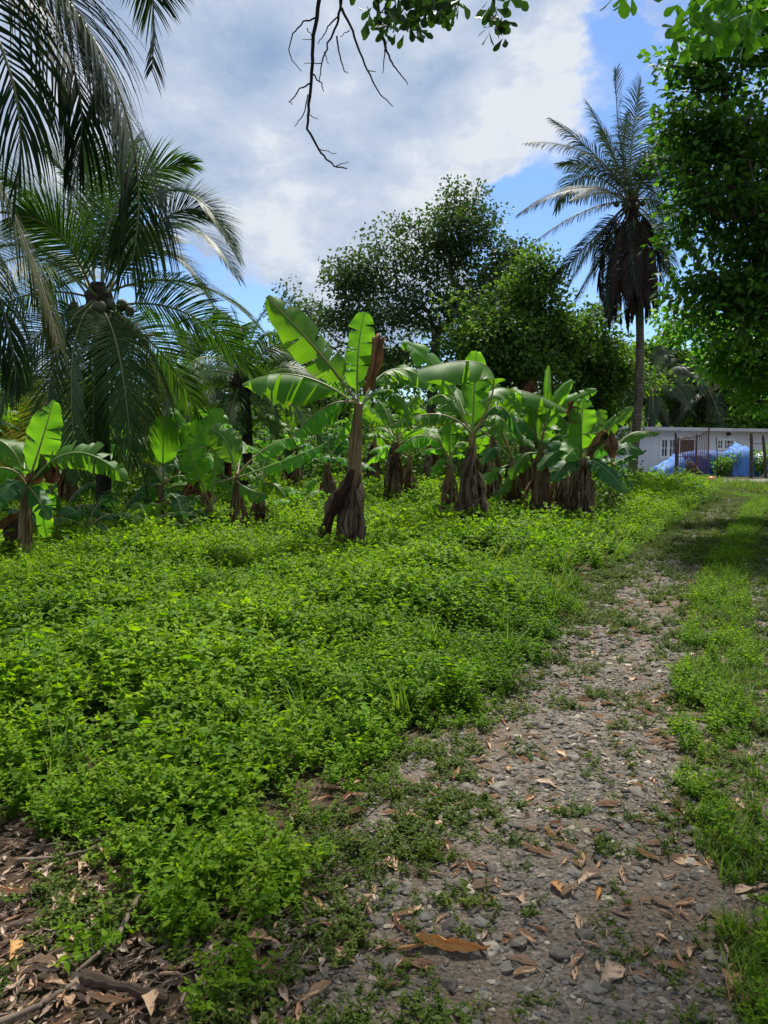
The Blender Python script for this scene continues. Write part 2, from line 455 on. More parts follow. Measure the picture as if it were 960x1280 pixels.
wv = math_(nt, 'ADD', math_(nt, 'MULTIPLY', wv, .74), math_(nt, 'MULTIPLY', math_(nt, 'SUBTRACT', n_c, .38), .9))
cl = ramp(nt, [(0, (.165 * K, .235 * K, .36 * K)), (.3, (.215 * K, .285 * K, .405 * K)), (.55, (.285 * K, .345 * K, .45 * K)), (.8, (.36 * K, .41 * K, .49 * K)), (1.0, (.46 * K, .49 * K, .53 * K))], wv)
skym = mixc(nt, cover.outputs[0], skyc, cl)
bg = nt.nodes.new('ShaderNodeBackground'); bg.inputs['Strength'].default_value = .1
nt.links.new(skym, bg.inputs['Color'])
wo = nt.nodes.new('ShaderNodeOutputWorld'); nt.links.new(bg.outputs[0], wo.inputs['Surface'])

ld = bpy.data.lights.new('sun', 'SUN'); ld.energy = 4.2; ld.angle = R(4); ld.color = (1, .95, .86)
lo = bpy.data.objects.new('sun', ld); COL.objects.link(lo)
sd = Vector((math.cos(R(SUN_EL)) * math.sin(R(SUN_AZ)), math.cos(R(SUN_EL)) * math.cos(R(SUN_AZ)), math.sin(R(SUN_EL))))
lo.rotation_euler = sd.to_track_quat('Z', 'Y').to_euler(); lo.location = (0, 0, 30)

cd = bpy.data.cameras.new('camera'); cam = bpy.data.objects.new('camera', cd); COL.objects.link(cam)
cam.location = (0, 0, H); cam.rotation_euler = (math.pi / 2 - TH, 0, 0)
cd.sensor_fit = 'HORIZONTAL'; cd.sensor_width = 36; cd.lens = 36 * F / 960
cd.clip_end = 2000; cd.clip_start = .05
sc.camera = cam
sc.view_settings.view_transform = 'Standard'; sc.view_settings.look = 'None'
sc.view_settings.exposure = .75; sc.view_settings.gamma = 1; sc.view_settings.use_curve_mapping = False
sc.render.engine = 'CYCLES'
sc.cycles.max_bounces = 6; sc.cycles.diffuse_bounces = 3; sc.cycles.transmission_bounces = 3; sc.cycles.glossy_bounces = 2
sc.cycles.use_denoising = True

# ------------------------------------------------------------------ ground
def vnoise(x, y, s, seed=0):
    return A([mnoise.noise(Vector((a * s + seed, b_ * s - seed, seed * .7))) for a, b_ in zip(np.ravel(x), np.ravel(y))]).reshape(np.shape(x))

def hill_z(x, y):
    t = np.clip((y - 78) / 60, 0, 1)
    l = np.clip((y - 45) / 80, 0, 1) * (x < -5)
    return 7 * t * t * (3 - 2 * t) + 0 * l

def grid(xs, ys, zf, b, mat=0):
    X, Y = np.meshgrid(xs, ys)
    Zv = zf(X, Y)
    V = np.stack([X, Y, Zv], -1).reshape(-1, 3)
    n, m_ = len(xs), len(ys)
    i = np.arange(m_ - 1)[:, None] * n; j = np.arange(n - 1)[None]
    q = np.stack([i + j, i + j + 1, i + n + j + 1, i + n + j], -1).reshape(-1, 4)
    b.add(V, q, mat)

b = B()
xs = np.concatenate([[-900, -400, -200, -100, -60], np.arange(-40, 41, 2.5), [60, 100, 200, 400, 900]])
ys = np.concatenate([[-300, -100, -40], np.arange(-20, 140, 3.), [170, 250, 500, 1200]])
grid(xs, ys, lambda X, Y: hill_z(X, Y) - .006 + .0 * X, b)
tag(b.build('ground', M_ground), 'weedy soil ground of the plantation', kind='structure')

# path edges: pixel -> ground
LE = A([G(*p)[:2] for p in [(380, 1280), (440, 1170), (480, 1080), (520, 1000), (560, 930), (625, 870), (680, 800), (735, 740), (790, 695), (850, 652), (890, 625), (905, 607)]])
RL = A([G(*p)[:2] for p in [(930, 1280), (905, 1180), (880, 1080), (868, 1000), (852, 900), (858, 800), (872, 750), (893, 700), (922, 655), (938, 625)]])
RR = A([G(*p)[:2] for p in [(1150, 1280), (1080, 1100), (1010, 950), (955, 850), (940, 800), (935, 750), (940, 700), (952, 655), (962, 625)]])
def xl(y): return np.interp(y, LE[:, 1], LE[:, 0])
def xrl(y): return np.interp(y, RL[:, 1], RL[:, 0])
def xrr(y): return np.interp(y, RR[:, 1], RR[:, 0])

def pz(x, y):
    return (.020 * vnoise(x, y, 2.6, 3) + .010 * vnoise(x, y, 8, 7)) * np.clip(1.4 - np.asarray(y) / 12, .3, 1) + .012

b = B()
ysp = np.concatenate([np.arange(-6, 9, .07), np.arange(9, 16, .2), np.arange(16, 41, .5)])
tt = np.linspace(0, 1, 64)
rows = []
for y in ysp:
    a0 = float(xl(y)) - (.15 + .12 * math.sin(y * 2.3) + .1 * math.sin(y * 5.1)); a1 = float(xrr(y)) + 1.2
    if y < 2.2:
        a0 = min(a0, float(xl(2.2)) - .1)
    rows.append(np.stack([a0 + (a1 - a0) * tt, np.full(64, y), np.zeros(64)], -1))
PV = A(rows)
PV[..., 2] = np.maximum(pz(PV[..., 0], PV[..., 1]), -.002)
PV[:, 0, 2] = -.01; PV[:, -1, 2] = -.01
n_, m_ = 64, len(ysp)
i = np.arange(m_ - 1)[:, None] * n_; j = np.arange(n_ - 1)[None]
b.add(PV, np.stack([i + j, i + j + 1, i + n_ + j + 1, i + n_ + j], -1).reshape(-1, 4))
tag(b.build('path', M_path), 'stony dirt track running up to the house', kind='structure')

b = B()   # dusty driveway crossing in front of the house
dv = A([[11.5, 33.5, .012], [30, 36.5, .012], [60, 42, .012], [60, 47, .012], [30, 41, .012], [13.5, 36.2, .012]])
b.add(dv, [[0, 1, 4, 5], [1, 2, 3, 4]], smooth=False)
tag(b.build('driveway', M_drive), 'pale dusty driveway crossing in front of the house', kind='structure')

# ------------------------------------------------------------------ templates
def leaf_t(w=.3, fold=.12, droop=.15, full=True):
    """unit-long leaf along +y, normal +z"""
    if full:
        v = A([[0, 0, 0], [-w * .8, .3, fold * w], [0, .33, 0], [w * .8, .3, fold * w], [-w, .58, fold * w - droop * .3], [0, .62, -droop * .35], [w, .58, fold * w - droop * .3], [0, 1, -droop]])
        f = A([[0, 2, 1], [0, 3, 2], [1, 2, 5], [1, 5, 4], [3, 6, 5], [3, 5, 2], [4, 5, 7], [5, 6, 7]])
    else:
        v = A([[0, 0, 0], [-w, .5, fold * w], [w, .5, fold * w], [0, 1, -droop]])
        f = A([[0, 2, 1], [1, 2, 3]])
    return v, f
L_FULL = leaf_t(.25); L_WIDE = leaf_t(.21, .2, .25); L_LITE = leaf_t(.32, .2, .1, False)

def stamp_into(b, tmpl, Yd, N, T, size, rnd, mat=0):
    Mx = frames(Yd, N) * np.asarray(size)[:, None, None]
    place(b, tmpl[0], tmpl[1], np.zeros(len(tmpl[0])), Mx, T, rnd, mat)

# herb template -------------------------------------------------
def herb(seed, stems, height, leafsize, lite=False, spread=.5):
    r = np.random.default_rng(seed)
    b = B()
    for s in range(stems):
        az = r.uniform(0, 6.283); lean = r.uniform(.1, spread); h = height * r.uniform(.6, 1.05)
        d = A([math.cos(az), math.sin(az), 0])
        k = 5 if lite else 8
        t = np.linspace(0, 1, k)[:, None]
        pts = d * lean * h * t ** 1.3 * 1.2 + Z * h * (t - .12 * t * t) + d * .02
        if not lite:
            tube(b, pts, np.linspace(.0028, .0012, k), 3, rnd=.15, caps=False)
        nodes = np.arange(1, k)
        for q in nodes:
            a2 = q * 1.57 + r.uniform(0, .6)
            for sgn in (0, 1) if not lite or q % 2 else (0,):
                ang = a2 + sgn * 3.14
                Y = A([math.cos(ang), math.sin(ang), r.uniform(-.1, .55)])
                sz = leafsize * r.uniform(.65, 1.2) * (1.15 if q < k - 1 else .7)
                stamp_into(b, L_LITE if lite else L_WIDE, Y[None], (Z + .4 * r.normal(size=3))[None], pts[q][None], A([sz]), r.uniform(.1, .85))
        Yt = nrm(d + Z)
        for q in range(3):
            stamp_into(b, L_LITE if lite else L_FULL, (Yt + r.normal(size=3) * .6)[None], Z[None] + .1, pts[-1][None], A([leafsize * .6]), r.uniform(.6, .95))
    V = np.vstack(b.V); Fq = np.vstack(b.F); Rr = np.concatenate(b.R)
    tri = [Fq[Fq[:, 3] < 0][:, :3]]
    qd = Fq[Fq[:, 3] >= 0]
    if len(qd): tri += [qd[:, [0, 1, 2]], qd[:, [0, 2, 3]]]
    return V, np.vstack(tri), Rr

def tuft(seed, n, height, wd=.006):
    r = np.random.default_rng(seed); b = B()
    for s in range(n):
        az = r.uniform(0, 6.283); lean = r.uniform(.15, .8); h = height * r.uniform(.5, 1)
        d = A([math.cos(az), math.sin(az), 0]); sd_ = A([-d[1], d[0], 0])
        t = np.linspace(0, 1, 5)
        c = d * (lean * h * t ** 2)[:, None] + Z * (h * (t - .35 * lean * t ** 2))[:, None] + r.normal(size=3) * A([.02, .02, 0])
        ww = wd * (1 - t ** 2)[:, None] + .0004
        V = np.vstack([c - sd_ * ww, c + sd_ * ww])
        f = [[i, i + 1, i + 6] for i in range(4)] + [[i, i + 6, i + 5] for i in range(4)]
        b.add(V, f, rnd=r.uniform(.1, .9))
    return np.vstack(b.V), np.vstack(b.F)[:, :3], np.concatenate(b.R)

def scatter(b, temps, pts, scale, r, tilt=.12, mat=0, rndamp=.12, zsc=None, bias=None, smooth=False):
    n = len(pts); idx = r.integers(0, len(temps), n)
    for q, (tv, tf, tr) in enumerate(temps):
        s = idx == q
        k = int(s.sum())
        if not k: continue
        az = r.uniform(0, 6.283, k)
        up = nrm(Z + tilt * r.normal(size=(k, 3)))
        fw = np.stack([np.cos(az), np.sin(az), np.zeros(k)], -1)
        Mx = frames(fw, up) * scale[s][:, None, None]
        if zsc is not None: Mx[:, :, 2] *= zsc[s][:, None]
        place(b, tv, tf, tr, Mx, pts[s], r.normal(size=k) * rndamp + (0 if bias is None else bias[s]), mat, smooth=smooth)

# ------------------------------------------------------------------ weeds (density by where they grow)
def gauss(px, py, cx, cy, sx, sy):
    return np.exp(-((px - cx) / sx) ** 2 - ((py - cy) / sy) ** 2)

r = np.random.default_rng(5)
def field(n, x0, x1, y0, y1):
    X = np.stack([r.uniform(x0, x1, n), r.uniform(y0, y1, n), np.zeros(n)], -1)
    return X

bare_s = [0]
def weed_density(X):
    px, py = proj(X)
    x, y = X[:, 0], X[:, 1]
    e = xl(y) - x + .13 * vnoise(x, y, 2.2, 1) + .06 * vnoise(x, y, 6, 2)   # distance to the left of the path edge
    e = e + np.clip((y - 3.6) * .12, -.08, .16)
    d = np.clip(e / .45, 0, 1)
    # bare litter corner
    by = np.interp(px, [-300, 0, 130, 190, 400, 470], [1010, 1030, 1045, 1165, 1165, 1090]) + 25 * vnoise(x, y, 5, 71)
    bare = np.clip((py - by) / 25, 0, 1) * np.clip((500 - px) / 60, 0, 1)
    bare_s[0] = np.clip((py - by + 110) / 130, 0, 1) * np.clip((500 - px) / 60, 0, 1) * (px < 200)
    patch = .10 + .4 * gauss(px, py, 290, 1260, 100, 40) + .25 * gauss(px, py, 50, 1150, 50, 25)
    thin = 1 - np.clip(bare, 0, 1) * (1 - np.clip(patch, .02, 1))
    gap = .9 * gauss(px, py, 145, 965, 50, 50) + .7 * gauss(px, py, 380, 1010, 50, 30) + .6 * gauss(px, py, 240, 1090, 25, 60)
    nz = vnoise(x, y, 1.3, 9)
    thin2 = np.where(py > 880, np.clip(.72 + 1.5 * nz + .6 * vnoise(x, y, 4.5, 19), .05, 1), 1)
    return d * np.clip(thin - gap, 0, 1) * thin2, e

near_h = [herb(i, 7, .29, .052, spread=.8) for i in range(7)]
mid_h = [herb(20 + i, 7, .40, .056, spread=.6) for i in range(6)]
far_h = [herb(40 + i, 10, .44, .068, lite=True, spread=.6) for i in range(6)]
tuf = [tuft(60 + i, 16, .42) for i in range(4)]
small = [herb(80 + i, 5, .06, .020, spread=1.6) for i in range(5)]
shortt = [tuft(90 + i, 14, .16, .004) for i in range(3)]

b = B()
def sow(n, x0, x1, y0, y1, temps, s0, s1, cull=True, power=1.0):
    X = field(n, x0, x1, y0, y1)
    px, py = proj(X)
    if cull: X = X[(px > -260) & (px < 1200)]
    d, e = weed_density(X)
    k = r.random(len(X)) < d * (1 - .35 * bare_s[0])
    bs = (bare_s[0] + 0 * d)[k]
    X, e = X[k], e[k]
    hh = np.clip(.42 + e * .55, .38, 1)
    nz = vnoise(X[:, 0], X[:, 1], 1.1, 4) + .35 * vnoise(X[:, 0], X[:, 1], 2.7, 5)
    sc_ = r.uniform(s0, s1, len(X)) * hh * np.clip(1 + .85 * nz, .35, 1.9) * (1 - .35 * bs)
    bias = -.02 + .35 * vnoise(X[:, 0], X[:, 1], .55, 14)
    scatter(b, temps, X, sc_, r, .15, bias=bias)
sow(2900, -4.2, .8, 1.7, 4.6, near_h, .5, .95)
sow(6400, -7, 2.2, 4.4, 10, mid_h, .7, 1.1)
sow(7500, -16, 9, 9.5, 21, far_h, .85, 1.25)
sow(6500, -30, 24, 20, 29, far_h, 1.0, 1.6)
sow(4000, -30, 24, 28, 44, far_h, .55, .95)
Y_ = 1.9 + 30 * r.random(2600) ** 1.6
xa, xb = xrl(Y_) - .05, np.minimum(xrr(Y_), xrl(Y_) + 1.6)
t_ = r.random(2600); X = np.stack([xa + (xb - xa) * t_, Y_, 0 * Y_], -1)
nzz = vnoise(X[:, 0], X[:, 1], 1.9, 77)
X = X[r.random(2600) < np.clip(.25 + 1.3 * nzz + .25 * (Y_ > 4.5), 0, .8)]
scatter(b, mid_h, X, r.uniform(.22, .55, len(X)), r, .25)
tall_h = [herb(120 + i, 4, .50, .085, spread=.35) for i in range(4)]
X = field(900, -7, 5, 3.0, 13); d, e = weed_density(X)
X = X[(e > .35) & (r.random(len(X)) < d * np.clip(.2 + 2.4 * vnoise(X[:, 0], X[:, 1], .9, 95), .05, 1))]
scatter(b, tall_h, X, r.uniform(.6, 1.1, len(X)), r, .12, bias=.12 * r.normal(size=len(X)))
tag(b.build('weeds', M_herb), 'bright green leafy weeds covering the plantation floor', kind='stuff')

b = B()
X = field(5200, -14, 9, 2.6, 26); d, e = weed_density(X)
X = X[r.random(len(X)) < d * np.clip(.25 + 2.2 * vnoise(X[:, 0], X[:, 1], .8, 91), .06, 1)]
scatter(b, tuf, X, r.uniform(.5, 1.2, len(X)) * np.clip(.75 + .06 * X[:, 1], .75, 1.3), r, .15)
# strip of grass between the wheel tracks and beyond the right track
Y_ = r.uniform(1.8, 30, 5200) ** 1.0
Y_ = 1.8 + 28 * r.random(5200) ** 1.7
xa, xb = xrl(Y_), xrr(Y_)
t_ = r.random(5200)
X = np.stack([xa + (xb - xa) * t_ , Y_, 0 * Y_], -1)
nz = vnoise(X[:, 0], X[:, 1], 2.0, 21)
k = r.random(5200) < (.10 + 1.2 * nz + .35 * np.sin(np.pi * t_) + .3 * (Y_ > 5) - .15 * (Y_ < 3.4))
X = X[k]
scatter(b, shortt, X, r.uniform(.35, .95, len(X)) * (1 + .02 * X[:, 1]), r, .3)
Yr = 4.5 + 33 * r.random(3000) ** 1.2
X = np.stack([xrr(Yr) + .9 + 3.5 * r.random(3000), Yr, 0 * Yr], -1)
scatter(b, tuf + shortt, X, r.uniform(.5, 1.0, len(X)), r, .2)
tag(b.build('grass', M_grass), 'loose grass tufts between the wheel tracks and among the weeds', kind='stuff')

b = B()   # creeping greenery on the track and its verges
N_ = 22000
Y_ = 1.9 + 34 * r.random(N_) ** 1.9
xa = xl(Y_) - .3; xb = xrr(Y_) + 1.2
X = np.stack([xa + (xb - xa) * r.random(N_), Y_, 0 * Y_], -1)
px, py = proj(X)
e = X[:, 0] - xl(X[:, 1]); e2 = np.abs(X[:, 0] - .5 * (xrl(X[:, 1]) + xrr(X[:, 1])))
dens = .9 * np.exp(-(np.clip(e, 0, 9) / .28) ** 2) + .75 * np.exp(-(e2 / (.22 + .5 * np.abs(xrr(X[:, 1]) - xrl(X[:, 1])))) ** 2)
dens += 1.0 * np.clip((1 - np.abs(py - 760) / 120), 0, 1) * (.5 + 1.2 * vnoise(X[:, 0], X[:, 1], 1.6, 31)) + .25 * np.clip((720 - py) / 60, 0, 1)
dens += .5 * gauss(px, py, 560, 1010, 90, 50) + .4*gauss(px, py, 700, 880, 120, 20) + .35 * gauss(px, py, 540, 1070, 60, 60)
dens *= np.clip(.55 + 2.0 * vnoise(X[:, 0], X[:, 1], 4.5, 33), 0, 1.2) * np.where(py > 1080, .6, 1.15)
dens += .03
k = r.random(N_) < dens
X = X[k]
scatter(b, small, X, r.uniform(.4, 1.15, len(X)) * (.62 + .09 * np.clip(X[:, 1], 0, 12)), r, .25)
# sparse seedlings in the leaf litter corner
X = field(420, -1.7, .3, 1.8, 3.4)
X = X[vnoise(X[:, 0], X[:, 1], 3, 41) > -.02]
scatter(b, small, X, r.uniform(.6, 1.4, len(X)), r, .25)
tag(b.build('creeping_weeds', M_low), 'low creeping weeds spreading over the edges of the track', kind='stuff')

# ------------------------------------------------------------------ stones
import bmesh
def rock_t(seed, sub=2):
    bm = bmesh.new(); bmesh.ops.create_icosphere(bm, subdivisions=sub, radius=1)
    r2 = np.random.default_rng(seed); off = r2.uniform(0, 50, 3)
    sx = r2.uniform(.7, 1.25); fl = r2.uniform(.35, .6)
    for v in bm.verts:
        n = mnoise.noise(v.co * 1.1 + Vector(off)) * .7 + mnoise.noise(v.co * 2.3 + Vector(off)) * .34
        v.co = v.co * (1 + n); v.co.x *= sx; v.co.z *= fl
    bm.verts.index_update()
    V = A([v.co[:] for v in bm.verts]); f = A([[v.index for v in q.verts] for q in bm.faces]); bm.free()
    return V, f, np.zeros(len(V))
rocks_lo = [rock_t(i, 1) for i in range(8)]
rocks = [rock_t(10 + i, 2) for i in range(6)]
rocks_hi = [rock_t(30 + i, 3) for i in range(6)]
b = B()
def stones(n, y0, y1, s0, s1, temps, pw=1.3):
    Y_ = r.uniform(y0, y1, n)
    xa, xb = xl(Y_) - .35, xrr(Y_) + .8
    X = np.stack([xa + (xb - xa) * r.random(n), Y_, 0 * Y_], -1)
    c = .72 + .9 * vnoise(X[:, 0], X[:, 1], 1.5, 51) + .5 * vnoise(X[:, 0], X[:, 1], 4, 52)
    c *= np.clip((X[:, 0] - xl(X[:, 1]) + .35) / .4, .1, 1)
    inr = (X[:, 0] > xrl(X[:, 1])) & (X[:, 0] < xrr(X[:, 1])); c = np.where(inr, c * .35, c)
    X = X[r.random(n) < c]
    s = s0 + (s1 - s0) * r.random(len(X)) ** (2.6)
    X[:, 2] = np.maximum(pz(X[:, 0], X[:, 1]), 0) + s * .03
    scatter(b, temps, X, s, r, .22, rndamp=.0, bias=r.random(len(X)), smooth=False)
stones(30000, 1.9, 5.4, .004, .017, rocks_lo)
stones(2400, 1.9, 6.5, .012, .030, rocks)
def patchstones(n, s0, s1):
    Y_ = r.uniform(1.9, 6.5, n); xa, xb = xl(Y_) - .2, xrl(Y_) + .1
    X = np.stack([xa + (xb - xa) * r.random(n), Y_, 0 * Y_], -1)
    px, py = proj(X)
    c = 1.1 * gauss(px, py, 740, 960, 130, 75) + .9 * gauss(px, py, 590, 1120, 110, 60) + .5 * gauss(px, py, 860, 1230, 80, 60) + np.clip(1.8 * vnoise(X[:, 0], X[:, 1], 2.3, 88) - .25, 0, 1)
    X = X[r.random(n) < c]
    s = s0 + (s1 - s0) * r.random(len(X)) ** 2.2
    X[:, 2] = np.maximum(pz(X[:, 0], X[:, 1]), 0) + s * .02
    scatter(b, rocks, X, s, r, .35, rndamp=0, bias=r.random(len(X)), smooth=False)
patchstones(3300, .009, .032)
stones(7000, 5, 11, .012, .042, rocks_lo)
stones(4500, 10, 24, .02, .05, rocks_lo)
tag(b.build('gravel', M_stone), 'grey river stones and grit packed over the dirt track', kind='stuff')

# the biggest stones are things
big = [(482, 1212, .05, 'flat grey oval stone just below the long curled brown leaf'),
       (623, 986, .055, 'pale rounded stone beside the tuft in the middle of the track'),
       (800, 995, .07, 'broad grey stone in the dense stony patch of the track'),
       (575, 1107, .05, 'grey flat stone left of a cluster of pebbles on the track'),
       (676, 1125, .035, 'pale angular pebble on bare grit in the middle of the track'),
       (787, 998, .03, None), (716, 950, .055, 'wide low slab of stone across the stony patch'),
       (596, 1163, .03, None), (690, 1095, .045, None), (640, 1108, .035, None), (655, 1090, .04, None),
       (920, 1215, .045, None), (838, 972, .05, None), (745, 985, .04, None), (700, 1195, .045, 'dark rounded stone half sunk beside a patch of grit'),
       (760, 1180, .04, None), (880, 1090, .035, None), (790, 1060, .05, None), (600, 1250, .04, None), (520, 1245, .04, None), (742, 1240, .045, None),
       (500, 1125, .035, None), (548, 1190, .03, None), (680, 905, .05, None), (730, 900, .045, None), (775, 930, .05, None), (700, 970, .045, None), (820, 1130, .035, None)]
for q, (px, py, s, lab) in enumerate(big):
    g = G(px, py); tb = B(); t0 = rocks_hi[q % 6]
    a_ = q * 1.7; Mx = A([[math.cos(a_), -math.sin(a_), 0], [math.sin(a_), math.cos(a_), 0], [0, 0, 1]]) * s
    tb.add(t0[0] @ Mx.T * .8 + g + Z * s * .05, t0[1], rnd=(.9 if q in (1, 4) else .3 + .07 * (q % 7)))
    tag(tb.build('stone', M_stoneB, origin=g), lab or 'smooth grey river stone lying loose on the track', 'stone', 'larger stones on the track')

# ------------------------------------------------------------------ fallen leaves, litter, sticks
def curl_t(seed, curl, w=.21, nl=11, nw=7):
    r2 = np.random.default_rng(seed)
    t = np.linspace(0, 1, nl); wp = w * np.clip(np.sin(np.pi * (t * .95 + .02) ** 1.4), .03, 1) ** .8 * (1 + .12 * r2.normal(size=nl))
    V, U = [], []
    bend = r2.uniform(-.3, .9); tw = r2.uniform(-1.6, 1.6); asy = r2.uniform(.4, 1.5); side = r2.uniform(-.5, .5)
    for i_, ti in enumerate(t):
        c = A([side * ((ti - .5) ** 2 - .1), ti - .5, bend * ((ti - .5) ** 2 - .1)])
        for s in np.linspace(-1, 1, nw):
            cu = curl * (asy if s > 0 else 1) * (.7 + .5 * ti); R_ = wp[i_] / cu
            a_ = s * cu + r2.normal() * .1
            x, z = math.sin(a_) * R_, (1 - math.cos(a_)) * R_ + r2.normal() * .012
            tt_ = tw * (ti - .5); x, z = x * math.cos(tt_) - z * math.sin(tt_), x * math.sin(tt_) + z * math.cos(tt_)
            V.append(c + A([x, 0, z])); U.append([s, ti, seed * .13])
    V = A(V); V[:, 2] -= V[:, 2].min()
    i = np.arange(nl - 1)[:, None] * nw; j = np.arange(nw - 1)[None]
    q = np.stack([i + j, i + j + 1, i + nw + j + 1, i + nw + j], -1).reshape(-1, 4)
    tri = np.vstack([q[:, [0, 1, 2]], q[:, [0, 2, 3]]])
    return V, tri, np.zeros(len(V)), A(U)
curls = [curl_t(i, c) for i, c in enumerate([1.1, 1.5, 1.9, 2.4, 1.3, 2.8, 1.6, 2.1])]
flat = [c[:3] for c in curls]
b = B()
# thick litter in the left corner
X = field(9000, -2.3, .45, 1.7, 3.9)
px, py = proj(X)
k = (py > 985 + .25 * px) & (X[:, 0] < xl(X[:, 1]) + .05) & (r.random(len(X)) < np.clip((520 - px) / 160, .12, 1))
X = X[k]; X[:, 2] = r.uniform(0, .02, len(X))
scatter(b, flat, X, .020 + .070 * r.random(len(X)) ** 1.5, r, .35, rndamp=0, bias=r.random(len(X)))
# thinner litter under the weeds and along the track
X = field(2600, -4, 2.4, 2.0, 7.5)
k = r.random(len(X)) < np.where(X[:, 0] > xl(X[:, 1]), .30 * np.exp(-((X[:, 0] - xl(X[:, 1])) / .8) ** 2) + .09, .35)
X = X[k]; X[:, 2] = np.where(X[:, 0] > xl(X[:, 1]) - .1, np.maximum(pz(X[:, 0], X[:, 1]), 0), 0) + .004
scatter(b, flat, X, r.uniform(.025, .085, len(X)), r, .35, rndamp=0, bias=r.random(len(X)))
tag(b.build('leaf_litter', M_litter), 'brown dry leaf litter strewn under the weeds and across the near corner', kind='stuff')

b = B()
Y_ = 2.2 + 12 * r.random(850) ** 1.5
X = np.stack([xl(Y_) - .5 + (xrr(Y_) - xl(Y_) + .9) * r.random(850), Y_, 0 * Y_], -1)
X[:, 2] = np.maximum(pz(X[:, 0], X[:, 1]), 0) + .006
scatter(b, flat, X, r.uniform(.045, .105, len(X)), r, .5, rndamp=0, bias=r.random(len(X)))
tag(b.build('dry_leaves', M_dry), 'small dry leaves scattered over the track and its verges', kind='stuff')
b = B()   # twig debris
for q in range(420):
    x, y = r.uniform(-2.2, 2.2), r.uniform(1.9, 4.5)
    if x > xl(y) and r.random() < .35: continue
    a_ = r.uniform(0, 3.14) * .6 - .4; L_ = r.uniform(.05, .22)
    d = A([math.cos(a_), math.sin(a_), r.normal() * .08]); c = A([x, y, r.uniform(.006, .03)])
    tube(b, [c - d * L_ / 2, c + r.normal(size=3) * .006, c + d * L_ / 2], [.0025, .0022, .0012], 4, caps=False)
tag(b.build('twig_debris', M_stick), 'thin dry twigs and stalks strewn over the near ground', kind='stuff')

G_LEAF = 'large dry leaves fallen on the track'
def fallen(px, py, L_, ang, tv, lab=None, mat=None, lift=0.0, group=G_LEAF, rnd=None):
    g = G(px, py); V, f, _, U = curls[tv]
    cs, sn = math.cos(ang), math.sin(ang)
    tl = r.normal() * .3; V = np.stack([V[:, 0] * math.cos(tl) - V[:, 2] * math.sin(tl), V[:, 1], V[:, 0] * math.sin(tl) + V[:, 2] * math.cos(tl)], -1); V[:, 2] -= V[:, 2].min()
    W = V * L_ * .95
    W = np.stack([W[:, 0] * cs - W[:, 1] * sn, W[:, 0] * sn + W[:, 1] * cs, W[:, 2]], -1)
    g = g + Z * (float(max(pz(A([g[0]]), A([g[1]]))[0], 0)) + .002 + lift)
    tb = B(); tb.add(W + g, f, rnd=(r.random() if rnd is None else rnd), uv=U)
    return tag(tb.build('fallen_leaf', mat or M_dry, origin=g), lab or 'curled tan dry leaf lying on the gravel of the track', 'leaf', group)
fallen(565, 1196, .25, 1.35, 3, 'long rolled orange brown leaf lying across the near track', M_dryO)
fallen(517, 1192, .12, 1.9, 5, 'small rolled tip at the end of the long brown leaf', M_dryO)
fallen(18, 1210, .10, .15, 0, 'broad orange leaf propped up in the litter at the near corner', M_dryO, .04, None)
fallen(697, 1120, .11, .2, 0, 'yellow tan leaf standing upright in the middle of the track', M_dryO, .0)
fallen(748, 1124, .10, -.4, 2, 'reddish rolled leaf right of the upright yellow leaf', M_dryO)
fallen(688, 1052, .11, .3, 3, 'orange rolled leaf pointing away among grey pebbles', M_dryO)
fallen(672, 1074, .15, 1.0, 3, 'long brown rolled leaf left of a crossed pair')
fallen(712, 1070, .13, .8, 2, 'upper leaf of the crossed pair on the track')
fallen(728, 1082, .13, -.3, 1, 'pale tan leaf under the crossed pair')
fallen(735, 1105, .15, -.9, 4, 'twisted light brown leaf right of the crossed pair')
fallen(600, 1113, .15, -1.3, 2, 'pinkish tan leaf lying over grey pebbles')
fallen(612, 1132, .08, -.9, 1, 'small red brown leaf beside a green sprig', M_dryO)
fallen(490, 1085, .13, .4, 0, 'red and cream leaf cupped upward at the weed edge')
fallen(885, 1085, .11, -.3, 0, 'pale leaf cupped upright near the right verge')
fallen(925, 1070, .14, 1.0, 3, 'rolled leaf lying on grass of the right verge')
fallen(855, 1137, .10, -1.2, 1, 'cream tan leaf flat on grit near the right verge')
fallen(860, 1080, .13, 1.1, 0, 'wide pale leaf with a dark rim near the right verge')
fallen(912, 1240, .15, -.5, 0, 'large pale pink leaf at the near right corner of the track')
fallen(940, 1175, .1, .6, 1)
fallen(895, 1150, .09, .9, 4); fallen(935, 1260, .12, -1.0, 2); fallen(850, 1215, .08, .8, 1)
fallen(762, 1225, .15, -.8, 0, 'torn pinkish grey leaf pressed flat on the near grit')
fallen(468, 1130, .13, .1, 3, 'upright rolled leaf in the pile beside the weeds', None, .0, 'leaf pile beside the weeds')
fallen(452, 1140, .14, -.7, 2, 'leftmost rolled leaf of the pile beside the weeds', None, 0, 'leaf pile beside the weeds')
fallen(462, 1150, .10, .3, 5, 'lowest rolled leaf of the pile beside the weeds', None, .01, 'leaf pile beside the weeds')
fallen(428, 1200, .11, .9, 0, 'brown cupped leaf on the litter left of the long rolled leaf')
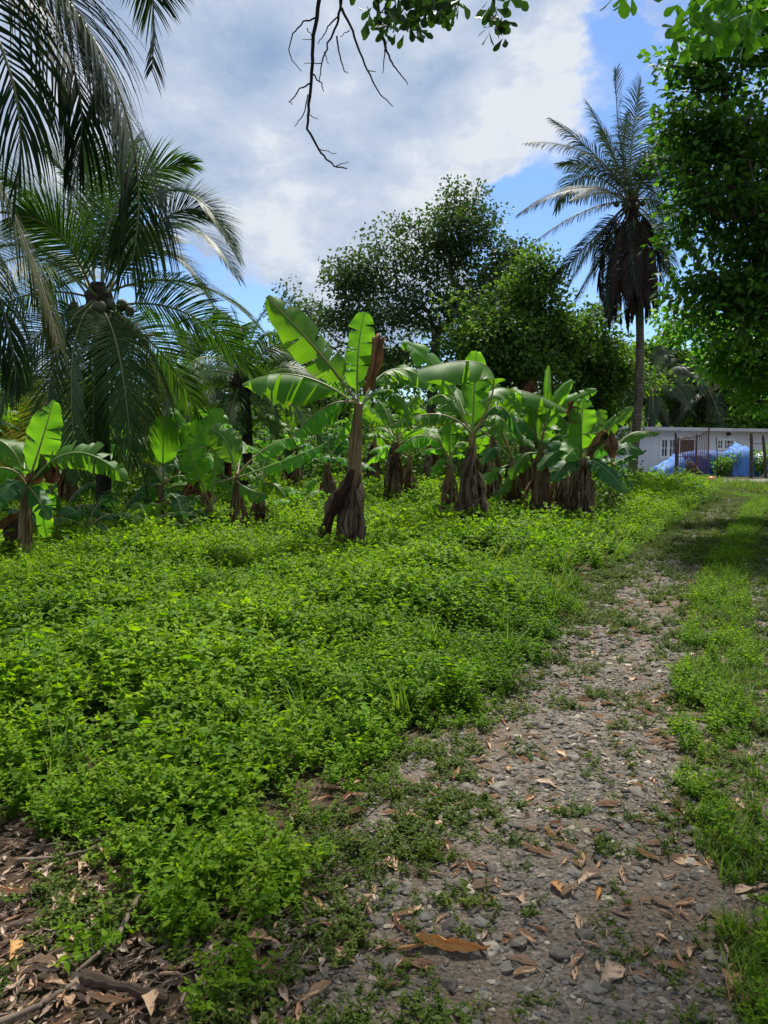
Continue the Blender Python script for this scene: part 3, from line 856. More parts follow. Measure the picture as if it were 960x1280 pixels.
for (px, py) in [(505, 1110), (520, 1150), (535, 1095), (500, 1170), (590, 1090), (560, 1060), (545, 1000), (575, 1010), (610, 1000), (530, 950), (540, 975), (600, 1020), (520, 1025), (600, 955), (640, 965), (665, 925), (640, 890), (655, 880),
                 (690, 890), (672, 985), (690, 1000), (700, 1015), (765, 905), (755, 885), (735, 878), (810, 895), (845, 890), (825, 875), (870, 935), (880, 960), (850, 955), (660, 1010), (625, 905), (700, 945), (790, 960), (838, 1020), (775, 1035), (800, 870), (830, 1140),
                 (700, 1035), (550, 1035), (570, 975), (590, 920), (610, 935), (640, 930), (680, 950), (820, 920), (840, 905), (750, 960), (760, 1010), (850, 1010), (865, 1035), (810, 1075), (670, 1165), (780, 1150), (830, 1180), (530, 1215), (480, 1240), (870, 1195), (900, 1045), (935, 1120), (650, 1205), (720, 1160), (645, 850), (680, 845), (700, 860), (790, 850), (880, 880), (720, 780), (790, 760), (745, 800), (860, 790), (700, 830), (770, 825), (660, 850), (840, 840), (730, 850), (905, 985), (925, 1010), (940, 900), (945, 800)]:
    s = .075 + .06 * r.random()
    fallen(px + r.normal() * 3, py, s * (1 + .25 * (py < 900)), r.uniform(0, 6.28), int(r.integers(0, 8)))
G_LIT = 'large dry leaves in the litter corner'
for (px, py, L_, a_, tv, lab) in [(165, 1155, .12, .9, 0, 'pale tan triangular leaf in the middle of the litter corner'), (130, 1080, .14, .7, 1, 'grey brown leaf propped against weeds at the top of the litter'),
        (262, 1143, .11, 1.9, 5, 'rolled tan leaf in the gap between weed patches'), (328, 1190, .13, 1.2, 0, 'grey open leaf right of the log beside a rolled leaf'), (322, 1215, .12, 1.8, 3, 'thick rolled leaf below the grey open leaf'),
        (95, 1135, .11, .4, 4, 'flat greyish leaf left of the slanting branch'), (60, 1220, .13, 1.3, 2, 'pale rolled leaf right of the orange leaf'), (155, 1165, .10, .7, 1, 'pinkish leaf beside the slanting branch'),
        (135, 1268, .14, 1.4, 3, 'tan rolled leaf below the log'), (190, 1272, .11, .2, 0, 'rust brown cupped leaf below the log'), (395, 1255, .12, -.8, 2, 'orange brown leaf pointing at the track edge'), (355, 1255, .10, .5, 1, 'tan leaf with a pale rib near the log end'),
        (20, 1130, .13, 1.5, 3, 'grey rolled leaf above the orange leaf'), (100, 1095, .09, .2, 0, 'small cream leaf below the top of the litter'), (290, 1115, .10, 1.2, 4, 'grey flat leaf deep in the gap between weeds')]:
    fallen(px, py, L_, a_, tv, lab, None, .02, G_LIT)

# log, branches
def crooked(name, pts, rad, mat, lab, cat, wob=.12, n=9):
    pts = A(pts); tb = B(); k = 22
    s = np.linspace(0, len(pts) - 1, k); c = np.stack([np.interp(s, range(len(pts)), pts[:, i]) for i in range(3)], -1)
    c[1:-1] += rng.normal(size=(k - 2, 3)) * rad * .12
    rr = np.interp(s, [0, len(pts) - 1], [rad, rad * .6]) * (1 + wob * np.sin(s * 5))
    tube(tb, c, rr, n, wob=wob * .6)
    return tag(tb.build(name, mat, origin=pts[0]), lab, cat)
g1, g2, g3 = G(102, 1222, .035), G(150, 1232, .03), G(210, 1250, .025)
crooked('rotten_log', [g1, g2, g3], .020, M_log, 'short rotten log lying in the dry leaf litter', 'log', .2, 12)
crooked('fallen_branch', [G(172, 1120, .06), G(150, 1165, .05), G(120, 1195, .04), G(95, 1215, .02)], .010, M_stick, 'grey bare branch slanting up from the rotten log', 'branch')
crooked('fallen_branch', [G(-20, 1285, .03), G(40, 1262, .03), G(95, 1228, .02)], .011, M_stick, 'pale branch running from the near corner towards the log', 'branch')
crooked('fallen_branch', [G(20, 1075, .03), G(70, 1072, .035), G(118, 1062, .03)], .008, M_stick, 'dark branch lying along the top of the litter corner', 'branch')
crooked('fallen_branch', [G(108, 1150, .02), G(112, 1170, .05), G(117, 1192, .02)], .005, M_stick, 'thin forked twig left of the slanting branch', 'branch')

# ------------------------------------------------------------------ banana plants
def blade(b, P0, Pm, P2, W, roll=0., fold=20., pet=.2, seed=0, brown=-.25, tears=7, mat=0, ribmat=1, curve=45., wave=.04, dry=False, rb=.017):
    r2 = np.random.default_rng(seed)
    n = 44
    C = thru(P0, Pm, P2, n)
    T = nrm(np.gradient(C, axis=0))
    Nt = math.cos(R(roll)) * Z + math.sin(R(roll)) * CAMV
    N = nrm(Nt - (T @ Nt)[:, None] * T)
    # keep the normal continuous
    S = np.cross(T, N)
    t = np.linspace(0, 1, n)
    i0 = int(pet * (n - 1))
    tb = (t - pet) / (1 - pet)
    wp = W / 2 * np.clip(np.sin(np.pi * np.clip(tb, 0, 1) ** .8 * .97 + .06), 0, 1) ** .55
    wp[tb < .02] *= .3
    rr = rb * (1 - .85 * t) + .0015
    tube(b, C, rr, 6, ribmat, rnd=r2.random())
    nw = 5
    for s in (-1, 1):
        cuts = np.sort(r2.choice(np.arange(i0 + 3, n - 3), size=min(tears, n - i0 - 8), replace=False)) if tears else A([], int)
        cuts = np.concatenate([[i0], cuts, [n - 1]]).astype(int)
        for a_, c_ in zip(cuts[:-1], cuts[1:]):
            if c_ <= a_: continue
            seg = np.arange(a_, c_ + 1)
            fj = fold + r2.normal() * 13 * (tears > 0)
            cj = curve + r2.normal() * 14
            shr = 1 - .04 * r2.random()
            m_ = len(seg)
            u = np.linspace(0, 1, nw + 1)
            ph = r2.uniform(0, 6.28)
            off = np.zeros((m_, 3)) ; rows = [C[seg] + N[seg] * rr[seg][:, None] * .4]
            uvs = [np.stack([t[seg] * 1.0, np.zeros(m_), np.full(m_, brown)], -1)]
            for q in range(1, nw + 1):
                ang = np.radians(fj + cj * (u[q] - .3) + 10 * np.sin(t[seg] * 9 + ph))
                st = wp[seg] * (u[q] - u[q - 1]) * shr
                off = off + (np.cos(ang) * st)[:, None] * S[seg] * s - (np.sin(ang) * st)[:, None] * N[seg]
                wz = wave * W * u[q] ** 2 * np.sin(t[seg] * 38 + ph) * (.6 + .4 * r2.random())
                swp = T[seg] * (wp[seg] * .18 * u[q])[:, None]
                V = C[seg] + off + N[seg] * wz[:, None] + swp + N[seg] * rr[seg][:, None] * .4
                if tears and q > 1 and m_ > 2:   # notch of a tear
                    mid = V.mean(0); V = V.copy()
                    V[0] += (mid - V[0]) * .15 * u[q] ; V[-1] += (mid - V[-1]) * .15 * u[q]
                rows.append(V)
                uvs.append(np.stack([t[seg], np.full(m_, u[q] * s), np.full(m_, brown)], -1))
            V = np.stack(rows, 1); U = np.stack(uvs, 1); k = nw + 1
            i = np.arange(m_ - 1)[:, None] * k; j = np.arange(nw)[None]
            b.add(V, np.stack([i + j, i + j + 1, i + k + j + 1, i + k + j], -1).reshape(-1, 4), mat, r2.random() * .6 + .2, U)

def ribbon(b, C, W, seed, mat=0, cr=.35):
    """crinkled dead leaf hanging along the curve C"""
    r2 = np.random.default_rng(seed); n = len(C); k = 9
    T = nrm(np.gradient(C, axis=0)); a0 = r2.uniform(0, 6.28)
    ref = A([math.cos(a0), math.sin(a0), .15]); S = nrm(ref - (T @ ref)[:, None] * T); N = np.cross(S, T)
    t = np.linspace(0, 1, n); wp = W * (.25 + .75 * np.sin(np.pi * np.clip(t * .8 + .12, 0, 1))) * (1 + .25 * np.sin(t * 17 + seed))
    u = np.linspace(-1, 1, k)
    ph = r2.uniform(0, 6.28, 3)
    z = np.sin(u[None] * 6 + ph[0] + 2 * np.sin(t * 7 + ph[1])[:, None]) * cr + .25 * r2.normal(size=(n, k)) * cr
    V = C[:, None] + S[:, None] * (u[None] * wp[:, None] * .5)[..., None] * (.8 + .2 * r2.random((n, k)))[..., None] + N[:, None] * (z * wp[:, None] * .5)[..., None]
    U = np.stack([np.broadcast_to(u[None] * .5, (n, k)), np.broadcast_to(t[:, None], (n, k)), np.full((n, k), seed * .37)], -1)
    i = np.arange(n - 1)[:, None] * k; j = np.arange(k - 1)[None]
    b.add(V, np.stack([i + j, i + j + 1, i + k + j + 1, i + k + j], -1).reshape(-1, 4), mat, r2.random(), U)

NB = [0]
_b0 = blade
def blade(b, P0, Pm, P2, W, **k):
    sd = k['seed']; q = np.random.default_rng(sd + 7)
    k['tears'] = int(k.get('tears', 6) * 1.6 + q.integers(0, 4))
    if k.get('brown', -.25) < -.2: k['brown'] = [-.26, -.2, -.15, -.11][q.integers(0, 4)]
    _b0(b, P0, Pm, P2, W, **k)
def banana(name, base, crown, label, leaves, rad=(.12, .055), skirt=6, skirt_h=(.35, .8), sk_len=.7, sk_w=.16, lmat=None, dead=(), group='banana plants of the plantation', seed=None, lean_sk=None, cat='banana plant', low=False):
    NB[0] += 1
    sd0 = seed or NB[0] * 100
    r2 = np.random.default_rng(sd0)
    base, crown = A(base, dtype=float), A(crown, dtype=float)
    root = thing(name, base, label, cat, group)
    h = crown[2]
    # pseudostem
    sb = B(); k = 16
    side = rdir(1, r2)[0] * A([1, 1, 0]) * .05
    C = thru(base - Z * .05, (base + crown) / 2 + side, crown, k)
    t = np.linspace(0, 1, k)
    tube(sb, C, rad[0] + (rad[1] - rad[0]) * t ** .8, 12, wob=.05)
    for q in range(7):   # loose sheath edges
        a_ = r2.uniform(0, 6.28); t0 = r2.uniform(0, .5); t1 = min(.98, t0 + r2.uniform(.3, .5))
        tq = np.linspace(t0, t1, 8); pc = np.stack([np.interp(tq, t, C[:, i]) for i in range(3)], -1)
        rq = (rad[0] + (rad[1] - rad[0]) * tq ** .8) * 1.08
        az = a_ + .5 * tq
        pc = pc + np.stack([np.cos(az), np.sin(az), 0 * az], -1) * rq[:, None]
        tube(sb, pc, rad[1] * .4 * np.sin(np.pi * np.linspace(.05, .95, 8)), 5, 0, r2.random())
    sb.build('pseudostem', M_stem, root, base)
    for q, lf in enumerate(leaves):
        lb = B()
        lf = dict(lf)
        mt = lf.pop('mat', lmat or M_ban)
        pm, pt = lf.pop('m'), lf.pop('t')
        W = lf.pop('W')
        blade(lb, crown - Z * .04 * (q % 3) + r2.normal(size=3) * .012, pm, pt, W, seed=sd0 + q, **lf)
        lb.build('leaf', [mt, lf.get('rm', M_rib) if False else (M_rib if q % 3 else M_ribtan)], root, base)
    for q in range(int(skirt * 1.5)):
        hz = h * r2.uniform(*skirt_h); a_ = r2.uniform(0, 6.28) if lean_sk is None else lean_sk + r2.normal() * .9
        pc = A([np.interp(hz / h, t, C[:, i]) for i in range(3)])
        d = A([math.cos(a_), math.sin(a_), 0]); L_ = min(sk_len * r2.uniform(.7, 1.2), hz * .97)
        tq = np.linspace(0, 1, 12)[:, None]
        fl = r2.uniform(.02, .2)
        Cc = pc + d * (rad[1] * .7 + fl * np.sin(tq * 1.9)) - Z * (L_ * tq ** 1.1) + Z * .05 * np.sin(tq * 3.1)
        Cc += np.cumsum(r2.normal(size=(12, 3)) * .008, 0)
        rb_ = B(); ribbon(rb_, Cc, sk_w * r2.uniform(.3, .75), sd0 + 50 + q, cr=.55); rb_.build('dead_leaf', M_deadW if q % 4 == 1 else M_dead, root, base)
    for q, (pts, W_, mt) in enumerate(dead):
        Cc = A(pts, dtype=float); s = np.linspace(0, len(Cc) - 1, 16)
        Cc = np.stack([np.interp(s, range(len(Cc)), Cc[:, i]) for i in range(3)], -1)
        Cc[1:-1] = (Cc[:-2] + Cc[1:-1] + Cc[2:]) / 3
        rb_ = B(); ribbon(rb_, Cc, W_, sd0 + 80 + q, cr=.5); rb_.build('dead_leaf', mt, root, base)
    return root

def LF(Y, mx, my, tx, ty, W, dm=0, dt=0, **kw):
    return dict(m=P(mx, my, Y + dm), t=P(tx, ty, Y + dt), W=W, **kw)

def randleaves(crown, n, L_, W, seed, lo=15, hi=75, az0=0, **kw):
    r2 = np.random.default_rng(seed); out = []
    for q in range(n):
        az = az0 + q * 2.4 + r2.normal() * .2; el = R(np.interp(q, [0, n - 1], [hi, lo]) + r2.normal() * 6)
        l = L_ * r2.uniform(.8, 1.1)
        hd = A([math.cos(az), math.sin(az), 0])
        m_ = crown + hd * math.cos(el) * l * .52 + Z * math.sin(el) * l * .55
        t_ = crown + hd * (math.cos(el) * l * .98) + Z * (math.sin(el) * l * .85 - .25 * l * math.cos(el))
        out.append(dict(m=m_, t=t_, W=W * r2.uniform(.8, 1.1), roll=r2.normal() * 12 + (25 if el > R(55) else 0), fold=r2.uniform(5, 35), tears=int(r2.integers(3, 10)), brown=-.3 + .2 * (r2.random() < .35), **kw))
    return out

# --- the tall plant in front
Y = 10.3; cr = P(449, 505, Y); ba = A([P(443, 600, Y)[0], Y, 0])
banana('banana_plant', ba, cr, 'tallest banana plant, nearest the camera, with a wide leaning skirt of dead leaves', [
    LF(Y, 398, 440, 333, 371, .60, -.15, -.35, roll=62, fold=8, pet=.22, curve=30, brown=-.3, tears=3),
    LF(Y, 375, 470, 303, 480, .95, .05, .0, roll=-8, fold=38, pet=.2, curve=60, brown=-.3, tears=4),
    LF(Y, 447, 450, 456, 390, .52, 0, .05, roll=60, fold=32, pet=.2, curve=25, mat=M_banY, tears=2),
    LF(Y, 408, 508, 368, 545, .6, -.1, -.1, roll=20, fold=45, pet=.25, tears=9, brown=-.16, mat=M_banY),
    LF(Y, 492, 462, 545, 488, .55, .5, .8, roll=10, fold=35, pet=.2, tears=6),
    LF(Y, 486, 488, 520, 530, .5, .4, .8, roll=10, fold=30, tears=7),
    LF(Y, 428, 470, 385, 500, .55, .7, 1.1, roll=0, fold=30, tears=8),
    LF(Y, 497, 470, 505, 455, .5, .9, 1.5, roll=20, fold=20, tears=5),
    LF(Y, 440, 520, 418, 555, .35, .3, .5, roll=30, fold=30, tears=5, mat=M_banY),
    ], rad=(.13, .055), skirt=4, skirt_h=(.15, .4), sk_len=.5, sk_w=.14,
    dead=[([P(455, 490, Y), P(472, 455, Y), P(475, 415, Y), P(470, 440, Y - .1), P(465, 488, Y - .1)], .17, M_deadW),
          ([P(443, 590, Y), P(425, 610, Y), P(408, 645, Y - .1), P(396, 685, Y - .1)], .24, M_dead),
          ([P(445, 585, Y), P(430, 615, Y - .15), P(412, 650, Y - .2), P(406, 688, Y - .2)], .2, M_deadW),
          ([P(440, 600, Y), P(428, 640, Y - .1), P(424, 670, Y - .15), P(420, 702, Y - .15)], .17, M_dead),
          ([P(440, 610, Y), P(434, 650, Y - .15), P(433, 680, Y - .2), P(434, 706, Y - .2)], .18, M_dead),
          ([P(450, 595, Y), P(452, 620, Y - .12), P(452, 660, Y - .17), P(453, 705, Y - .2)], .16, M_dead),
          ([P(445, 600, Y), P(442, 620, Y - .12), P(444, 660, Y - .2), P(446, 700, Y - .22)], .14, M_dead)])

# --- the pair right of it
Y = 13.2; cr = P(590, 545, Y); ba = A([P(586, 600, Y)[0], Y, 0])
banana('banana_plant', ba, cr, 'banana plant topped by one huge level leaf, its trunk twisted with dead leaves', [
    LF(Y, 608, 458, 488, 474, 1.05, -.3, -.5, roll=5, fold=40, pet=.3, curve=50, tears=4),
    LF(Y, 550, 466, 503, 428, .6, .5, .6, roll=55, fold=5, pet=.3, tears=1, mat=M_banY),
    LF(Y, 593, 490, 595, 438, .6, .2, .3, roll=-70, fold=5, pet=.15, tears=1, mat=M_banY),
    LF(Y, 548, 518, 486, 533, .5, 0, -.1, roll=25, fold=30, pet=.25, tears=8, brown=-.0),
    LF(Y, 558, 497, 535, 505, .6, .4, .7, roll=10, fold=20, tears=5),
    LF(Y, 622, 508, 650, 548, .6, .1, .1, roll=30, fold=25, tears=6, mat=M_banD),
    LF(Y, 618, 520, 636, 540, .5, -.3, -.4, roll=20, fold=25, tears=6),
    LF(Y, 612, 490, 660, 497, .6, .5, .9, roll=5, fold=25, tears=6),
    LF(Y, 570, 490, 555, 480, .6, .8, 1.4, roll=0, fold=25, tears=4),
    ], rad=(.13, .065), skirt=16, skirt_h=(.3, .85), sk_len=.75, sk_w=.22,
    dead=[([P(592, 590, Y), P(596, 620, Y), P(575, 640, Y - .2), P(555, 655, Y - .25)], .3, M_dead),
          ([P(590, 560, Y - .1), P(580, 600, Y - .2), P(582, 640, Y - .2), P(572, 668, Y - .2)], .25, M_dead)])
Y = 13.9; cr = P(563, 582, Y); ba = A([P(560, 600, Y)[0], Y, 0])
banana('banana_plant', ba, cr, 'shorter banana plant with a yellow-green leaf, left one of a pair of skirted trunks', [
    LF(Y, 535, 545, 493, 565, .5, -.2, -.3, roll=10, fold=38, pet=.25, tears=4, mat=M_banY),
    LF(Y, 550, 550, 530, 540, .45, .2, .4, roll=20, fold=25, tears=4),
    LF(Y, 572, 555, 600, 560, .4, .3, .5, roll=10, fold=25, tears=4),
    LF(Y, 562, 545, 566, 520, .35, .1, .2, roll=50, fold=20, tears=1, mat=M_banY),
    LF(Y, 550, 575, 538, 598, .4, -.1, -.2, roll=20, fold=30, tears=6, mat=M_banY, brown=-.1),
    ], rad=(.11, .06), skirt=16, skirt_h=(.4, .95), sk_len=.85, sk_w=.2)

# --- the clump near the track
Y = 15.2; cr = P(676, 566, Y); ba = A([P(674, 600, Y)[0], Y, 0])
banana('banana_plant', ba, cr, 'banana plant in the clump by the track with young rolled leaves pointing up', [
    LF(Y, 683, 510, 686, 457, .32, 0, .05, roll=70, fold=35, pet=.3, tears=0, mat=M_banY),
    LF(Y, 690, 505, 716, 475, .4, .1, .1, roll=50, fold=10, pet=.35, tears=1, mat=M_banY),
    LF(Y, 690, 520, 746, 487, .42, .3, .4, roll=60, fold=5, pet=.35, tears=2, mat=M_banY),
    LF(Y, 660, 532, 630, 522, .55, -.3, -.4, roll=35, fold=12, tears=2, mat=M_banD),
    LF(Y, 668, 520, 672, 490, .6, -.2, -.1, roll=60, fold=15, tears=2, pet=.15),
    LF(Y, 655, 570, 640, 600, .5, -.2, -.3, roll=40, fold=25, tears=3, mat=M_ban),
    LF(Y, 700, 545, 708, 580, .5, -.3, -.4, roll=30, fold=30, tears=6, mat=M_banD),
    LF(Y, 650, 500, 648, 488, .4, .4, .6, roll=50, fold=20, tears=1),
    ], rad=(.13, .075), skirt=16, skirt_h=(.4, .97), sk_len=.85, sk_w=.26,
    dead=[([P(672, 560, Y), P(668, 500, Y + .2), P(664, 478, Y), P(660, 490, Y - .1), P(661, 505, Y - .1)], .3, M_deadW)])
Y = 15.8; cr = P(640, 575, Y); ba = A([P(637, 600, Y)[0], Y, 0])
banana('banana_plant', ba, cr, 'banana plant at the left of the trackside clump under a long arching pale-backed leaf', [
    LF(Y, 628, 492, 716, 517, .8, -.9, -1.1, roll=12, fold=30, pet=.33, curve=45, tears=4, brown=-.18),
    LF(Y, 620, 560, 602, 580, .5, -.2, -.3, roll=30, fold=30, tears=5, mat=M_banD),
    LF(Y, 615, 590, 595, 605, .4, -.4, -.6, roll=20, fold=25, tears=3, mat=M_banY),
    LF(Y, 625, 535, 610, 520, .55, .3, .5, roll=20, fold=25, tears=4),
    LF(Y, 648, 530, 655, 510, .5, .3, .5, roll=20, fold=25, tears=4),
    LF(Y, 632, 605, 615, 625, .3, -.3, -.4, roll=20, fold=25, tears=3, brown=-.02, mat=M_banY),
    ], rad=(.14, .075), skirt=16, skirt_h=(.4, .97), sk_len=.8, sk_w=.28)
Y = 14.3; cr = P(727, 572, Y); ba = A([P(724, 600, Y)[0], Y, 0])
banana('banana_plant', ba, cr, 'rightmost banana plant of the trackside clump, bright leaves over a thick dark skirt', [
    LF(Y, 727, 535, 730, 498, .58, -.1, -.05, roll=75, fold=5, pet=.12, tears=0, mat=M_banY),
    LF(Y, 757, 540, 792, 508, .34, 0, -.1, roll=55, fold=5, pet=.15, tears=1),
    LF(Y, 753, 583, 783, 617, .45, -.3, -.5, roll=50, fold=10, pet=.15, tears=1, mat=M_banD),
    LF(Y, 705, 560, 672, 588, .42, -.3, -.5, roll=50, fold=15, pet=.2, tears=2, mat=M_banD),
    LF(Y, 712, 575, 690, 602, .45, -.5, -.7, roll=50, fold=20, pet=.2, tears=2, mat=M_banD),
    LF(Y, 745, 535, 753, 512, .4, .3, .4, roll=60, fold=10, pet=.2, tears=1),
    LF(Y, 716, 545, 700, 520, .45, .2, .3, roll=40, fold=10, pet=.2, tears=1),
    LF(Y, 720, 560, 705, 575, .5, -.4, -.8, roll=70, fold=10, pet=.1, tears=1, mat=M_banY),
    ], rad=(.19, .11), skirt=24, skirt_h=(.5, .99), sk_len=1.0, sk_w=.28,
    dead=[([P(735, 570, Y), P(752, 548, Y), P(762, 542, Y), P(766, 560, Y - .1), P(764, 572, Y - .1)], .32, M_deadW),
          ([P(724, 560, Y), P(716, 520, Y + .3), P(722, 503, Y), P(716, 512, Y), P(714, 524, Y)], .26, M_deadW)])
Y = 15.6; cr = P(765, 578, Y); ba = A([P(758, 600, Y)[0], Y, 0])
banana('banana_plant', ba, cr, 'slim banana sucker in front of the tall palm, one leaf crossing the house wall', [
    LF(Y, 785, 545, 826, 541, .40, .2, .2, roll=20, fold=20, pet=.2, tears=1, brown=-.25),
    LF(Y, 778, 560, 805, 566, .42, 0, 0, roll=45, fold=15, tears=3, mat=M_banD),
    LF(Y, 776, 575, 808, 562, .25, .2, .2, roll=20, fold=30, tears=3, mat=M_banD),
    LF(Y, 752, 555, 738, 560, .4, .1, .1, roll=40, fold=15, tears=2, mat=M_ban),
    LF(Y, 780, 590, 790, 612, .3, -.1, -.1, roll=40, fold=25, tears=3, mat=M_banD),
    ], rad=(.05, .03), skirt=3, sk_len=.4, sk_w=.08)
Y = 14.7; cr = P(703, 585, Y); ba = A([P(699, 600, Y)[0], Y, 0])
banana('banana_plant', ba, cr, 'short dark-skirted banana stem squeezed between two taller ones in the clump', randleaves(cr, 4, 1.0, .42, 771, 10, 60, mat=M_banD), rad=(.16, .09), skirt=16, skirt_h=(.5, .98), sk_len=.8, sk_w=.24)

# --- left group
Y = 9.7; cr = P(33, 606, Y); ba = A([P(28, 600, Y)[0], Y, 0])
banana('banana_plant', ba, cr, 'banana plant at the left edge with bare brown stem and one long drooping leaf', [
    LF(Y, 50, 558, 67, 500, .46, -.1, -.1, roll=80, fold=10, pet=.1, tears=2, mat=M_banY, curve=10),
    LF(Y, 92, 566, 158, 600, .46, -.2, -.2, roll=55, fold=14, pet=.25, tears=8, curve=35),
    LF(Y, 8, 556, -50, 548, .55, 0, .1, roll=45, fold=20, pet=.2, tears=4),
    LF(Y, 5, 585, -45, 600, .5, -.2, -.3, roll=30, fold=30, pet=.2, tears=4, mat=M_banY),
    LF(Y, 15, 605, -15, 640, .45, -.3, -.4, roll=45, fold=10, pet=.2, tears=4, mat=M_banD),
    LF(Y, 48, 625, 58, 672, .42, .3, .35, roll=75, fold=5, pet=.1, tears=4, mat=M_banY),
    LF(Y, 45, 620, 62, 650, .3, -.1, -.2, roll=75, fold=10, pet=.1, tears=2, mat=M_banD),
    LF(Y, 30, 575, 28, 560, .35, .5, .8, roll=30, fold=20, pet=.2, tears=3),
    ], rad=(.10, .055), skirt=4, skirt_h=(.2, .6), sk_len=.5, sk_w=.18, lean_sk=3.1,
    dead=[([P(36, 604, Y), P(52, 590, Y), P(64, 575, Y), P(66, 590, Y), P(60, 604, Y)], .26, M_deadW),
          ([P(28, 650, Y), P(12, 668, Y), P(5, 700, Y)], .22, M_dead), ([P(30, 640, Y), P(12, 650, Y), P(-5, 662, Y)], .14, M_deadW)])
Y = 14.0; cr = P(203, 606, Y); ba = A([P(204, 600, Y)[0], Y, 0])
banana('banana_plant', ba, cr, 'banana plant with one broad upright paddle leaf and a brown-burnt leaf on its left', [
    LF(Y, 204, 560, 206, 520, .62, -.1, -.1, roll=85, fold=5, pet=.28, tears=0, mat=M_banY, curve=5),
    LF(Y, 178, 556, 136, 552, .5, -.1, -.1, roll=50, fold=25, pet=.2, tears=6, brown=.05),
    LF(Y, 222, 625, 240, 652, .45, -.4, -.6, roll=60, fold=10, pet=.15, tears=2, mat=M_banD),
    LF(Y, 228, 595, 250, 612, .4, .1, .1, roll=40, fold=25, tears=4),
    LF(Y, 188, 610, 172, 640, .5, .2, .3, roll=50, fold=20, tears=3, mat=M_banD),
    LF(Y, 195, 590, 180, 580, .5, .4, .7, roll=40, fold=20, tears=3, mat=M_banD),
    ], rad=(.10, .06), skirt=6, sk_len=.5, sk_w=.2)
Y = 13.6; cr = P(262, 632, Y); ba = A([P(262, 640, Y)[0], Y, 0])
banana('banana_plant', ba, cr, 'low banana plant with wide lime-green leaves twisting up to the right', [
    LF(Y, 245, 585, 232, 552, .55, -.1, -.1, roll=80, fold=5, pet=.15, tears=1, mat=M_banY, curve=10),
    LF(Y, 238, 572, 279, 512, .52, .2, .3, roll=80, fold=5, pet=.45, tears=2, mat=M_banY, curve=10),
    LF(Y, 268, 590, 272, 560, .38, .2, .3, roll=60, fold=15, pet=.2, tears=1),
    LF(Y, 240, 608, 205, 612, .45, .2, .2, roll=50, fold=20, tears=5),
    LF(Y, 290, 612, 318, 622, .45, -.1, -.1, roll=50, fold=20, tears=5),
    LF(Y, 285, 652, 310, 658, .4, -.3, -.4, roll=55, fold=15, tears=4, mat=M_ban),
    LF(Y, 240, 650, 225, 660, .4, -.3, -.4, roll=55, fold=15, tears=4, mat=M_banD),
    ], rad=(.11, .07), skirt=8, sk_len=.4, sk_w=.22, dead=[([P(262, 630, Y), P(250, 612, Y), P(236, 608, Y - .1), P(232, 620, Y - .1)], .25, M_deadW)])
Y = 12.8; cr = P(296, 594, Y); ba = A([P(289, 600, Y)[0], Y, 0])
banana('banana_plant', ba, cr, 'slender banana plant left of the tallest one, two long lime leaves reaching right', [
    LF(Y, 340, 556, 386, 546, .5, .2, .3, roll=15, fold=25, pet=.25, tears=4, mat=M_banY),
    LF(Y, 350, 578, 404, 556, .45, -.3, -.4, roll=35, fold=15, pet=.3, tears=5, mat=M_banY),
    LF(Y, 284, 555, 262, 536, .55, .1, .1, roll=60, fold=15, pet=.2, tears=2),
    LF(Y, 300, 560, 292, 545, .3, .5, .8, roll=40, fold=20, tears=2),
    LF(Y, 318, 600, 325, 625, .42, .2, .3, roll=45, fold=20, tears=6, brown=-.06),
    LF(Y, 312, 612, 335, 618, .42, -.2, -.2, roll=40, fold=25, tears=6, brown=-.14, mat=M_ban),
    LF(Y, 283, 600, 268, 604, .42, -.2, -.2, roll=50, fold=25, tears=4, mat=M_ban),
    ], rad=(.10, .045), skirt=8, skirt_h=(.3, .75), sk_len=.55, sk_w=.18)
Y = 13.3; cr = P(327, 606, Y); ba = A([P(330, 640, Y)[0], Y, 0])
banana('banana_plant', ba, cr, 'thin banana stem with torn yellow-brown leaves beside the one with two long lime leaves', [
    LF(Y, 340, 590, 344, 612, .4, -.1, -.1, roll=50, fold=20, tears=6, brown=0.02, mat=M_banY),
    LF(Y, 312, 585, 300, 600, .4, .2, .2, roll=50, fold=20, tears=6, brown=-.1),
    LF(Y, 330, 580, 345, 560, .42, .4, .5, roll=50, fold=20, tears=3),
    LF(Y, 342, 605, 356, 622, .3, -.2, -.3, roll=50, fold=30, tears=3, mat=M_ban),
    ], rad=(.07, .045), skirt=8, sk_len=.45, sk_w=.16)
Y = 11.8; cr = P(322, 688, Y); ba = A([P(321, 700, Y)[0], Y, 0])
banana('banana_plant', ba, cr, 'knee-high banana sucker in the weeds with two low pale leaves', [
    LF(Y, 292, 670, 266, 664, .32, 0, 0, roll=50, fold=15, pet=.2, tears=1, mat=M_ban),
    LF(Y, 345, 676, 368, 676, .25, 0, 0, roll=30, fold=15, pet=.2, tears=1, mat=M_ban)], rad=(.05, .035), skirt=2, sk_len=.2, sk_w=.1)
